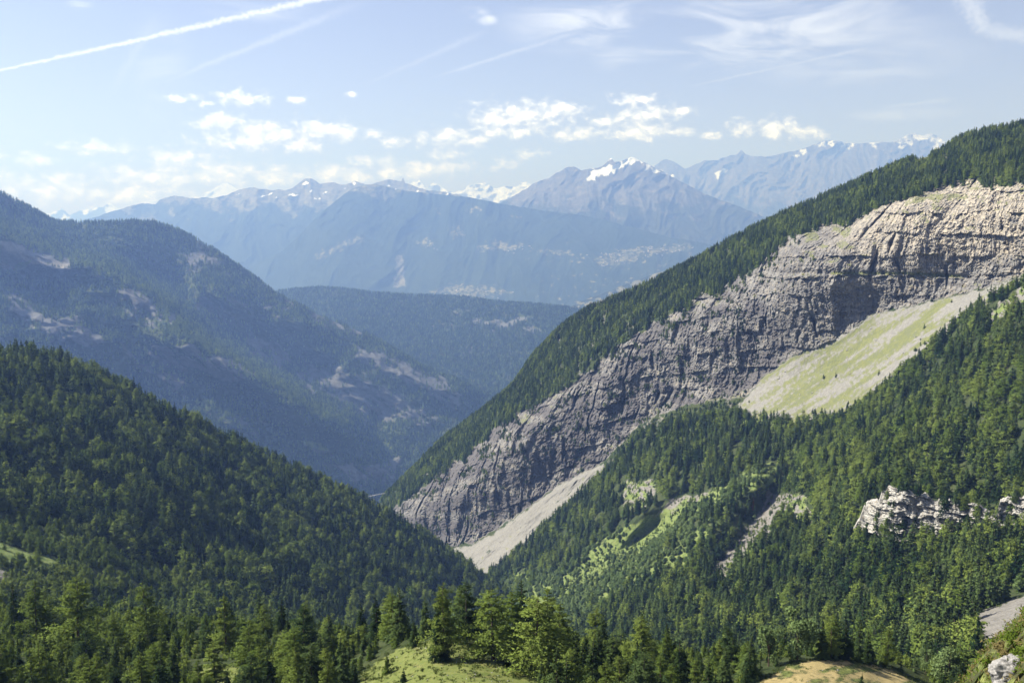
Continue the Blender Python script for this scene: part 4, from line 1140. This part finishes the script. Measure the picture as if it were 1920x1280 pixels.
# trees one can point at: (kind, x, y of the foot, height in photograph pixels, width factor, label)
HERO = [
    ('larch', 832, 1236, 130, .75, 'slender light green larch rising behind the lone small spruce on the meadow'),
    ('spruce', 826, 1238, 84, .95, 'lone small dark spruce standing on the open meadow with its shadow beside it'),
    ('pine', 874, 1204, 104, 1.0, 'broad dark pine at the back edge of the central meadow'),
    ('spruce', 822, 1196, 92, .7, 'narrow dark spruce top just left of the broad pine behind the meadow'),
    ('larch', 925, 1238, 124, 1.25, 'big bushy larch at the right edge of the central meadow, dead twigs at its foot'),
    ('larch', 960, 1214, 98, 1.1, 'larch with visible trunk between the two biggest larches right of the meadow'),
    ('larch', 1003, 1262, 135, 1.3, 'largest light green larch, right of the meadow with boughs to the ground'),
    ('larch', 1048, 1252, 116, 1.15, 'tall larch immediately right of the largest light green larch'),
    ('spruce', 779, 1212, 46, 1.1, 'short dense spruce at the upper left rim of the central meadow'),
    ('sapling', 726, 1262, 34, 1.0, 'small upright sapling on the left side of the central meadow'),
    ('spruce', 757, 1278, 26, 1.0, 'tiny dark conifer near the bottom of the central meadow'),
    ('spruce', 1016, 1284, 42, .9, 'bright young spruce at the foot of the largest larch'),
    ('spruce', 1045, 1274, 60, .7, 'thin young spruce in shade under the tall larches'),
    ('spruce', 1062, 1290, 42, .9, 'young spruce at the bottom edge right of the largest larch'),
    ('larch', 735, 1196, 82, 1.1, 'wide larch standing at the left of the central meadow above the dark conifers'),
    ('spruce', 752, 1200, 92, .95, 'dark spruce top beside the wide larch left of the meadow'),
    ('larch', 75, 1290, 80, 1.2, 'round-topped larch at the bottom left corner'),
    ('larch', 148, 1232, 150, 1.2, 'tall broad larch with many whorls in the bottom left stand'),
    ('larch', 70, 1210, 118, .95, 'straight larch with a visible dark trunk near the left picture edge'),
    ('spruce', 28, 1192, 100, .7, 'dark spruce with a forked top at the left picture edge'),
    ('larch', 280, 1218, 130, .9, 'tall larch with a thin pointed top left of the middle of the left stand'),
    ('larch', 425, 1230, 118, 1.0, 'larch with a leaning spike of a top in the left stand'),
    ('larch', 470, 1260, 106, 1.05, 'bright larch left of the two widest larches in the left stand'),
    ('larch', 555, 1280, 112, 1.35, 'widest larch at the right end of the left stand, close to the lower edge'),
    ('pine', 570, 1238, 108, 1.0, 'spreading pine behind the widest larch at the right end of the left stand'),
    ('larch', 290, 1290, 84, 1.2, 'larch with a dark trunk line at the bottom of the left stand'),
    ('larch', 405, 1290, 90, 1.2, 'bushy larch at the bottom edge left of the bright larch'),
    ('spruce', 218, 1262, 60, .95, 'small pointed conifer beside the small clearing in the left stand'),
    ('broad', 1495, 1236, 84, 1.1, 'round bright green broadleaf tree on the left side of the dry meadow'),
    ('broad', 1440, 1248, 74, .9, 'light green broadleaf tree at the left end of the dry meadow'),
    ('larch', 1558, 1232, 74, .75, 'bright narrow larch just behind the top of the dry meadow'),
    ('spruce', 1540, 1232, 68, .9, 'very dark spruce at the top of the dry meadow'),
    ('spruce', 1585, 1234, 64, .8, 'dark spruce right of the bright narrow larch behind the dry meadow'),
    ('spruce', 1610, 1236, 66, .75, 'dark spruce directly behind the crest of the dry meadow'),
    ('spruce', 1628, 1240, 54, .8, 'smaller dark spruce at the right of the row behind the dry meadow'),
    ('larch', 1662, 1246, 62, .8, 'light green larch at the right shoulder of the dry meadow'),
    ('broad', 1735, 1262, 42, .9, 'small round bright green tree right of the dry meadow'),
    ('broad', 1778, 1290, 66, 1.1, 'yellowish broadleaf tree with a faded top at lower right'),
    ('broad', 1838, 1296, 56, 1.0, 'fresh green bush-like tree left of the white boulder'),
    ('spruce', 1614, 1296, 32, 1.0, 'tip of a small spruce in front of the dry meadow at the bottom edge'),
    ('sapling', 1574, 1292, 14, 1.2, 'tiny conifer tip at the bottom edge of the dry meadow'),
]
for (k, x, y, hp, wd, lb) in HERO:
    p = on_fore(x, y); hp = hp * (.86 if x < 640 else 1.0); plant(k, p, px_h(p, hp), lb, None, wd)

# the rest of the stands
def fill(n, region, kinds, hrange, spacing, label, group, back=False, wide=1.0):
    done = 0; tries = 0
    poly = region
    xs = [p[0] for p in poly]; ys = [p[1] for p in poly]
    while done < n and tries < n * 60:
        tries += 1
        x = xs[0] + 0; x = min(xs) + rng.rand() * (max(xs) - min(xs)); y = min(ys) + rng.rand() * (max(ys) - min(ys))
        if polydist(np.array([x]), np.array([y]), poly)[0] < 0: continue
        if back:
            j = int(np.clip(round((x + 500) / 3.0), 0, FORE.px.shape[1] - 1)); i = FORE.nr + rng.randint(0, 7); p = FORE.W[i, j] + np.array([rng.normal(0, 1), rng.normal(0, 2), -.5])
        else:
            p = on_fore(x, y)
            if max(v[()] for v in (polydist(np.array([x]), np.array([y]), MEADOW1)[0], polydist(np.array([x]), np.array([y]), MEADOW2)[0], polydist(np.array([x]), np.array([y]), [(350, 1250), (420, 1240), (470, 1258), (440, 1290), (360, 1290)])[0])) > 2: continue
        if min((p[0] - q[0]) ** 2 + (p[1] - q[1]) ** 2 for q in trees) < spacing ** 2: continue
        k = kinds[int(rng.rand() * len(kinds))]
        h = hrange[0] + (hrange[1] - hrange[0]) * rng.rand()
        if k == 'broad': h *= .6
        if k == 'sapling': h = 3 + 4 * rng.rand()
        plant(k, p, h, label[k], group[k], wide); done += 1
    return done


def lab(place):
    nm = {'spruce': 'dark spruce', 'larch': 'light green larch', 'pine': 'bushy dark pine', 'broad': 'leafy broadleaf tree', 'sapling': 'young larch sapling'}
    L = {k: '%s %s' % (v, place) for k, v in nm.items()}
    G = {k: '%s %s' % ({'spruce': 'spruces', 'larch': 'larches', 'pine': 'pines', 'broad': 'broadleaf trees', 'sapling': 'saplings'}[k], place) for k in nm}
    return L, G


L_, G_ = lab('in the dense stand at the bottom left')
fill(74, [(-60, 1165), (300, 1172), (640, 1205), (690, 1215), (660, 1290), (640, 1340), (-60, 1340)], ['larch'] * 6 + ['spruce'] * 3 + ['pine'], (8, 15), 3.2, L_, G_)
L_, G_ = lab('on the far rim of the bottom left stand')
fill(42, [(-60, 1150), (690, 1150), (690, 1215), (-60, 1215)], ['larch'] * 4 + ['spruce'] * 4 + ['pine'], (8, 16), 3.2, L_, G_, True)
L_, G_ = lab('low in the undergrowth of the bottom left stand')
fill(20, [(-60, 1200), (660, 1225), (640, 1330), (-60, 1330)], ['spruce', 'sapling', 'larch'], (4, 9), 2.4, L_, G_)
L_, G_ = lab('behind the central meadow')
fill(24, [(690, 1190), (1110, 1190), (1110, 1235), (690, 1235)], ['larch'] * 3 + ['spruce'] * 4 + ['pine'], (12, 19), 3.4, L_, G_, True)
L_, G_ = lab('between the central meadow and the dry meadow')
fill(46, [(1050, 1228), (1420, 1246), (1440, 1250), (1400, 1290), (1390, 1350), (1030, 1350)], ['larch'] * 3 + ['spruce'] * 5 + ['pine'], (8, 16), 3.0, L_, G_)
L_, G_ = lab('on the slope dropping away behind the dry meadow')
fill(34, [(1100, 1230), (1760, 1230), (1760, 1270), (1100, 1270)], ['larch'] * 3 + ['spruce'] * 4 + ['broad', 'pine'], (9, 16), 3.2, L_, G_, True)
L_, G_ = lab('at the lower right beyond the dry meadow')
fill(22, [(1745, 1268), (1900, 1296), (1900, 1345), (1770, 1345)], ['larch', 'broad', 'spruce', 'larch'], (8, 14), 2.6, L_, G_)
L_, G_ = lab('scattered small on the central meadow')
fill(0, MEADOW1, ['sapling'], (2, 4), 2.0, L_, G_)

# young growth closing the floor of the stands
def under(px, py, W):
    d = np.maximum(polydist(px, py, MEADOW1), polydist(px, py, MEADOW2)); fr = np.arange(px.shape[0])[:, None] < FORE.nr - 2
    c3 = polydist(px, py, [(350, 1250), (420, 1240), (470, 1258), (440, 1290), (360, 1290)])
    return np.where(fr, (d < -3) & (c3 < 0), 1.0) * (.35 + .65 * sstep(fbm(px * .03, py * .05, 41, 3), -.3, .2)) / 11. * (py < 1420)


Pu, qx, qy = FORE.scatter(under, rng, 9, 60)
forest('undergrowth', 'young conifers and brush filling the gaps between the foreground trees', Pu, np.tile([.5, .5, .15, .3], (len(Pu), 1)), 'mid', rng, (0.10, 0.36))

# say which tree of the stands is which: by size and by the nearest tree one can point at
ANCH = {0: 'the slender meadow larch', 2: 'the broad dark pine', 4: 'the big bushy larch', 6: 'the largest larch', 7: 'the tall larch', 14: 'the wide larch', 16: 'the round-topped corner larch', 17: 'the tall broad larch',
        18: 'the straight larch', 20: 'the pointed tall larch', 21: 'the leaning-topped larch', 22: 'the bright larch', 23: 'the widest larch', 25: 'the dark-trunked larch', 26: 'the bushy larch', 28: 'the round broadleaf tree', 29: 'the leftmost broadleaf tree',
        30: 'the bright narrow larch', 35: 'the meadow-shoulder larch', 37: 'the yellowish broadleaf tree', 38: 'the fresh green bush-tree', 12: 'the thin shaded spruce', 13: 'the bottom-edge young spruce'}


def proj(p):
    d = p[1] * cP - p[2] * sP
    return 960 + F * p[0] / d, 640 - F * (p[1] * sP + p[2] * cP) / d


sets = {}
for k_, (e, kind, pos, h, lb) in enumerate(placed):
    if k_ < len(HERO): continue
    x, y = proj(pos); hp = y - proj(pos + np.array([0, 0, h]))[1]
    best = min(ANCH, key=lambda i: (proj(placed[i][2])[0] - x) ** 2 + 2.0 * (proj(placed[i][2])[1] - y) ** 2)
    ax, ay = proj(placed[best][2]); dx, dd = x - ax, np.linalg.norm(pos) - np.linalg.norm(placed[best][2])
    side = ('left' if dx < 0 else 'right') if abs(dx) > 9 else ''
    dep = 'behind' if dd > 6 else 'in front' if dd < -6 else ''
    rel = {('', ''): 'close beside', ('left', ''): 'left of', ('right', ''): 'right of', ('', 'behind'): 'behind', ('', 'in front'): 'in front of'}.get((side, dep), '%s and %s of' % (dep, side))
    nm = {'spruce': 'dark spruce', 'larch': 'light green larch', 'pine': 'bushy pine', 'broad': 'broadleaf tree', 'sapling': 'larch sapling'}[kind]
    sz = 'tall ' if hp > 78 else 'mid-sized ' if hp > 46 else 'small '
    sets.setdefault(sz + nm + ' ' + rel + ' ' + ANCH[best], []).append((x, e))
ORD = ['leftmost', 'second from left', 'third from left', 'fourth from left', 'fifth from left', 'sixth from left', 'seventh from left', 'eighth from left', 'ninth from left', 'tenth from left', 'eleventh from left', 'twelfth from left', 'thirteenth from left', 'fourteenth from left', 'fifteenth from left', 'sixteenth from left']
for lb, mem in sets.items():
    mem.sort(key=lambda m: m[0])
    for k_, (x, e) in enumerate(mem):
        e['label'] = lb if len(mem) == 1 else lb + ', ' + ('rightmost' if k_ == len(mem) - 1 else ORD[min(k_, 15)])

# a rust-brown dead spruce and a bleached dead one on the right slope
def on_layer(Lr, px, py):
    d = (Lr.px[:Lr.nr] - px) ** 2 + (Lr.py[:Lr.nr] - py) ** 2; return Lr.W[:Lr.nr].reshape(-1, 3)[int(np.argmin(d))]


p = on_layer(SLOPE, 1411, 958)
e = bpy.data.objects.new('dead_spruce_tree', None); C.objects.link(e); e.location = p; e.scale = (1, 1, 1)
(tv, tf), (cv, cf) = conifer(77, 20, 3.0, .08, 90, 18, 1.1, .85, .4, .1)
mt = mk_mesh('dead_trunk', tv, tf); link('trunk', mt, M['bark'], e); mc = mk_mesh('dead_crown', cv, cf, False, {'nrm': crown_normals('spruce', cv)}); link('crown', mc, M['rust'], e)
tag(e, 'rust-brown dead spruce among green ones above the gully', 'tree')
for (x, y, h, lb) in [(1800, 930, 24, 'bleached bare dead tree above the white rock face'), (1690, 1150, 20, 'thin bare grey trunk standing in the right-hand forest')]:
    p = on_layer(SLOPE, x, y); v, f = snag(int(x), h)
    o = link('dead_tree', mk_mesh('dead_tree', v, f), M['greybark']); o.location = p; tag(o, lb, 'tree')

# ------------------------------------------------------------------ near bank at the lower right: rock, bushes
NB = Layer([(1700, 1420), (1760, 1340), (1800, 1296), (1835, 1250), (1860, 1215), (1890, 1185), (1925, 1150), (2000, 1100), (2200, 1020), (2600, 960), (3400, 900)], [(1700, 1800), (2200, 1900), (3400, 2200)],
           [(1700, 1420, 95), (1850, 1230, 84), (1925, 1160, 82), (2200, 1030, 80), (1900, 1300, 70), (1700, 1800, 45), (2200, 1800, 35), (3400, 920, 70), (3400, 2100, 25)], 4.0, lambda px, py, Y: 1.2 * fbm(at(px, py, Y)[..., 0] / 3, Y / 3, 0, 4), (9, 3.0, .7))
o = NB.build('bank', MT_FORE, rgba(NB.px.shape, 0, .35 + .5 * fbm(NB.px * .03, NB.py * .03, 2, 3)))
tag(o, 'grassy bank close to the viewpoint at lower right', None, kind='structure')


def boulder(name, loc, size, seed, label, mat, sub=40, group=None):
    th = np.linspace(0, np.pi, sub); ph = np.linspace(0, 2 * np.pi, sub * 2)
    T_, P_ = np.meshgrid(th, ph, indexing='ij'); d = np.stack([np.sin(T_) * np.cos(P_), np.sin(T_) * np.sin(P_), np.cos(T_)], -1)
    r = 1 + .35 * fbm(d[..., 0] * 1.3 + seed, d[..., 1] * 1.3, d[..., 2] * 1.3, 3) + .16 * (ridged(d[..., 0] * 3 + seed, d[..., 1] * 3, d[..., 2] * 3, 4) - .5)
    W = (d * r[..., None] * np.array(size)).reshape(-1, 3)
    me = mk_mesh(name, W, grid_quads(sub, sub * 2)[:, ::-1], True, {'m': rgba((len(W),), 1.0)})
    o = link(name, me, mat); o.location = loc; tag(o, label, 'rock', group)
    return o


MT_BOULDER = terrain_mat('boulder_limestone', 3.0, rock=((0.11, 0.108, 0.105), (0.34, 0.33, 0.315)), bump=0.7, warm=0.15)
q = at(np.array(1896.), np.array(1262.), 74.0)
boulder('boulder', tuple(q), (1.5, 1.2, 1.35), 3.3, 'pale grey limestone boulder in the bottom right corner', MT_BOULDER, 60)
q = at(np.array(1876.), np.array(1300.), 72.0)
boulder('boulder', tuple(q), (1.1, .9, .8), 8.3, 'lower pale rock at the bottom edge beneath the corner boulder', MT_BOULDER, 40)


def bush(loc, r, seed, label, group, mat):
    rr = np.random.RandomState(seed); n = 900
    d = rr.normal(size=(n, 3)); d /= np.linalg.norm(d, axis=1)[:, None]; d[:, 2] = np.abs(d[:, 2])
    lump = 1 + .4 * fbm(d[:, 0] * 2 + seed, d[:, 1] * 2, d[:, 2] * 2, 3)
    c = d * (r * lump * (.5 + .5 * rr.rand(n) ** .5))[:, None] * np.array([1, 1, .8])
    sz = .16 * (.6 + .8 * rr.rand(n))
    e = bpy.data.objects.new('bush', None); C.objects.link(e); e.location = loc
    st = merge([tube([(0, 0, -.2), (math.cos(a) * r * .4, math.sin(a) * r * .4, r * .6)], [.03, .01], 4) for a in np.linspace(0, 6, 6)])
    link('stem', mk_mesh('bush_stem', *st), M['bark'], e)
    lv, lf = tris_at(c, rr.normal(size=(n, 3)), sz, sz * .6, rr)
    link('foliage', mk_mesh('bush_foliage', lv, lf, False, {'nrm': ball_normals(lv, rr)}), mat, e)
    tag(e, label, 'bush', group)


M['bushgreen'] = leaf_mat('bush_leaves', (0.09, 0.14, 0.02), (0.17, 0.23, 0.04), .35)
M['bushdry'] = leaf_mat('dry_leaves', (0.15, 0.13, 0.05), (0.24, 0.20, 0.09), .3)
BUSH = [(1905, 1195, .9, 'bushgreen', 'bright green bush at the right picture edge above the boulder'), (1880, 1212, .8, 'bushdry', 'tan dry bush above and left of the boulder'),
        (1915, 1225, .8, 'bushgreen', 'green leafy bush directly above the corner boulder'), (1868, 1262, .7, 'bushdry', 'brownish bush left of the corner boulder'), (1855, 1240, .6, 'bushgreen', 'small yellow-green bush at the lip of the near bank'),
        (1918, 1290, .7, 'bushgreen', 'green leaves in front of the boulder at the corner'), (1890, 1225, .6, 'bushdry', 'dry grassy tuft between the two green bushes near the boulder'), (1845, 1290, .7, 'bushdry', 'dry bush at the bottom edge left of the lower rock')]
for i, (x, y, r, mt, lb) in enumerate(BUSH):
    d2 = (NB.px[:NB.nr] - x) ** 2 + (NB.py[:NB.nr] - y) ** 2; p = NB.W[:NB.nr].reshape(-1, 3)[int(np.argmin(d2))]
    bush(tuple(p - np.array([0, 0, .15])), r, 50 + i, lb, None, M[mt])


def bank_tuft(i):
    rr = np.random.RandomState(i + 4999); n = 16; s = .12 + .16 * rr.rand()
    c = np.column_stack([rr.normal(0, s * 1.2, (n, 2)), s * (.2 + 1.1 * rr.rand(n))])
    return tris_at(c, rr.normal(size=(n, 3)) + np.array([0, 0, .9]), np.full(n, s * 1.3), np.full(n, s * .6), rr)


Pp, qx, qy = NB.scatter(lambda px, py, W: 2.6 + 0 * px, rng, 3, 60)
for tg, sel, mt in (('green leafy ground cover on the near bank', rng.rand(len(Pp)) < .62, 'bushgreen'), ('dry tan grass on the near bank', None, 'bushdry')):
    if sel is None: sel = ~prev
    prev = sel
    parts = [(v + p_, f) for p_, (v, f) in ((p_, bank_tuft(k)) for k, p_ in enumerate(Pp[sel]))]
    v, f = merge(parts); o = link('ground_cover', mk_mesh('ground_cover', v, f, False, {'nrm': np.tile([-.2, -.2, .9], (len(v), 1)) + rng.normal(0, .4, (len(v), 3))}), M[mt]); tag(o, tg, 'plants', kind='stuff')

# ------------------------------------------------------------------ stones and tufts on the meadows, shrubs on the scree
def scatter_mesh(name, label, cat, P3, maker, mat):
    parts = [(v + p, f) for p, (v, f) in ((p, maker(i)) for i, p in enumerate(P3))]
    v, f = merge(parts); o = link(name, mk_mesh(name, v, f, False, {'nrm': np.tile([0, 0, 1.], (len(v), 1)) + rng.normal(0, .35, (len(v), 3))}), mat); tag(o, label, cat, kind='stuff')


MT_STONE, T_, out_ = new_mat('meadow_stone'); b_ = principled(T_, T_.mix(T_.noise(T_.new('ShaderNodeTexCoord').outputs['Object'], 2.0), (0.14, 0.137, 0.13), (0.34, 0.33, 0.31)), .9); T_.l.new(b_.outputs[0], out_.inputs[0])


def stone(i):
    rr = np.random.RandomState(i); d = np.array([(1, 0, 0), (-1, 0, 0), (0, 1, 0), (0, -1, 0), (0, 0, 1), (0, 0, -1)], float) * (.12 + .22 * rr.rand() ** 3) * (.6 + .8 * rr.rand(6, 1))
    return d, np.array([(0, 2, 4), (2, 1, 4), (1, 3, 4), (3, 0, 4), (2, 0, 5), (1, 2, 5), (3, 1, 5), (0, 3, 5)])


Pp, qx, qy = FORE.scatter(lambda px, py, W: 1.0 * (polydist(px, py, MEADOW1) > 0) * .06 + (polydist(px, py, MEADOW2) > 0) * .02, rng, 0, 0)
scatter_mesh('stones', 'pale stones strewn over the meadows', 'stones', Pp, stone, MT_STONE)


Pp, qx, qy = CLIFF.scatter(lambda px, py, W: (polydist(px, py, SCREE) > 2) * (.002 + .012 * sstep(py, 640, 780)) + (polydist(px, py, LOWTALUS) > 2) * .004, rng, 0, 20)
Pp = Pp[:2500]


def block(i):
    v, f = stone(i + 77); return v * (3 + 9 * np.random.RandomState(i).rand() ** 4), f


scatter_mesh('scree_blocks', 'fallen grey blocks strewn over the scree below the limestone wall', 'rocks', Pp, block, MT_STONE)


def tuft(i):
    rr = np.random.RandomState(i + 999); n = 9; a = rr.rand(n) * 6.28; s = .14 + .22 * rr.rand()
    c = np.column_stack([rr.normal(0, s, (n, 2)), np.full(n, s * .5)]); ax = np.column_stack([np.cos(a) * .6, np.sin(a) * .6, np.ones(n)])
    return tris_at(c, ax, np.full(n, s * 1.5), np.full(n, s * .8), rr)


M['tuft'] = leaf_mat('weed_leaves', (0.06, 0.09, 0.02), (0.13, 0.16, 0.05), .3)
Pp, qx, qy = FORE.scatter(lambda px, py, W: (polydist(px, py, MEADOW1) > -6) * (.15 + 1.2 * sstep(fbm(px * .04, py * .08, 31, 3), .05, .3)) + (polydist(px, py, MEADOW2) > -6) * (.03 + .9 * (polydist(px, py, MEADOW2) < 4)), rng, 0, 0)
scatter_mesh('weeds', 'low weeds and tufts growing over the meadows', 'weeds', Pp, tuft, M['tuft'])

# ------------------------------------------------------------------ small far things
MT_ROAD, T_, out_ = new_mat('pale_concrete'); b_ = principled(T_, T_.mix(T_.noise(T_.new('ShaderNodeTexCoord').outputs['Object'], .3), (0.20, 0.20, 0.20), (0.28, 0.28, 0.28)), .8); T_.l.new(b_.outputs[0], out_.inputs[0])


def ribbon(name, pts, w, h, mat):
    pts = np.array(pts); V, Fq = [], []
    n = len(pts)
    for i in range(n):
        d = pts[min(i + 1, n - 1)] - pts[max(i - 1, 0)]; d[2] = 0; d /= np.linalg.norm(d); s = np.array([-d[1], d[0], 0]) * w / 2
        V += [pts[i] - s, pts[i] + s, pts[i] + s + (0, 0, h), pts[i] - s + (0, 0, h)]
    for i in range(n - 1):
        for k in range(4): Fq.append((i * 4 + k, i * 4 + (k + 1) % 4, i * 4 + 4 + (k + 1) % 4, i * 4 + 4 + k))
    Fq += [(0, 1, 2, 3), (n * 4 - 4, n * 4 - 3, n * 4 - 2, n * 4 - 1)]
    return link(name, mk_mesh(name, np.array(V), np.array(Fq), False), mat)


pts = [at(x, y, Yv) for x, y, Yv in [(655, 928, 3080.), (675, 932, 3060.), (690, 931, 3040.), (705, 928, 3010.), (722, 925, 2985.)]]
e = bpy.data.objects.new('bridge', None); C.objects.link(e); tag(e, 'thin pale road bridge across the gorge where the slopes meet', 'bridge')
o = ribbon('deck', pts, 6.0, 1.4, MT_ROAD); o.parent = e
o = ribbon('parapet', [p + np.array([0, -4.2, 2.2]) for p in pts], .5, 1.3, MT_ROAD); o.parent = e

# far villages: gabled houses too small to pick apart
MT_HOUSE, T_, out_ = new_mat('village_houses'); b_ = principled(T_, T_.mix(T_.noise(T_.new('ShaderNodeTexCoord').outputs['Object'], .01), (0.24, 0.215, 0.19), (0.36, 0.34, 0.31)), .8); T_.l.new(b_.outputs[0], out_.inputs[0])


def house(i):
    rr = np.random.RandomState(i + 5); w, l, h = 8 + 7 * rr.rand(), 11 + 12 * rr.rand(), 6 + 6 * rr.rand(); a = rr.rand() * 3.14
    v = np.array([(-w, -l, -4), (w, -l, -4), (w, l, -4), (-w, l, -4), (-w, -l, h), (w, -l, h), (w, l, h), (-w, l, h), (0, -l, h * 1.5), (0, l, h * 1.5)], float)
    c, s = math.cos(a), math.sin(a); v[:, :2] = v[:, :2] @ np.array([[c, s], [-s, c]])
    return v, np.array([(0, 1, 5), (0, 5, 4), (1, 2, 6), (1, 6, 5), (2, 3, 7), (2, 7, 6), (3, 0, 4), (3, 4, 7), (4, 5, 8), (6, 7, 9), (5, 6, 9), (5, 9, 8), (7, 4, 8), (7, 8, 9)])


VILL = [[(890, 470), (940, 455), (990, 458), (1010, 470), (940, 480)], [(1090, 480), (1180, 466), (1300, 456), (1300, 470), (1130, 500)], [(790, 552), (860, 536), (960, 545), (1000, 560), (850, 562)], [(770, 455), (800, 448), (830, 470), (790, 470)]]
Pv, qx, qy = BIG.scatter(lambda px, py, W: sum((polydist(px, py, v) > 0) * 1.0 for v in VILL) * sstep(fbm(px * .08, py * .16, 5, 3), 0, .3) * 9e-5, rng, 0, 0)
scatter_mesh('village', 'villages of tiny pale houses on the far mountain terraces', 'village', Pv, house, MT_HOUSE)

# ------------------------------------------------------------------ the air
def haze():
    TOPZ = max(max(v.co.z for v in o.data.vertices) for o in C.objects if o.type == 'MESH' and o.name.startswith('mountain'))
    TOPZ = max(TOPZ, float(CLIFF.W[..., 2].max()) + 30, float(BACK.W[..., 2].max()) + 30); print('top', TOPZ)
    x0, x1, y0, y1, z0, z1 = -48000, 48000, -3000, 60000, -2600, TOPZ + 15
    v = np.array([(x, y, z) for z in (z0, z1) for y in (y0, y1) for x in (x0, x1)], float)
    f = np.array([(0, 2, 3, 1), (4, 5, 7, 6), (0, 1, 5, 4), (2, 6, 7, 3), (0, 4, 6, 2), (1, 3, 7, 5)])
    m, T, out = new_mat('haze')
    pv = T.new('ShaderNodeVolumePrincipled'); pv.inputs['Color'].default_value = (*HAZE_COLOR, 1); pv.inputs['Density'].default_value = HAZE_DENSITY
    pv.inputs['Absorption Color'].default_value = (0.62, 0.64, 1.0, 1); pv.inputs['Anisotropy'].default_value = 0.25
    T.l.new(pv.outputs[0], out.inputs['Volume'])
    o = link('haze', mk_mesh('haze', v, f, False), m); tag(o, 'blue summer haze filling the valleys', 'haze', kind='stuff')


haze()
print('forest trees', NTREES[0], 'single trees', len(trees))
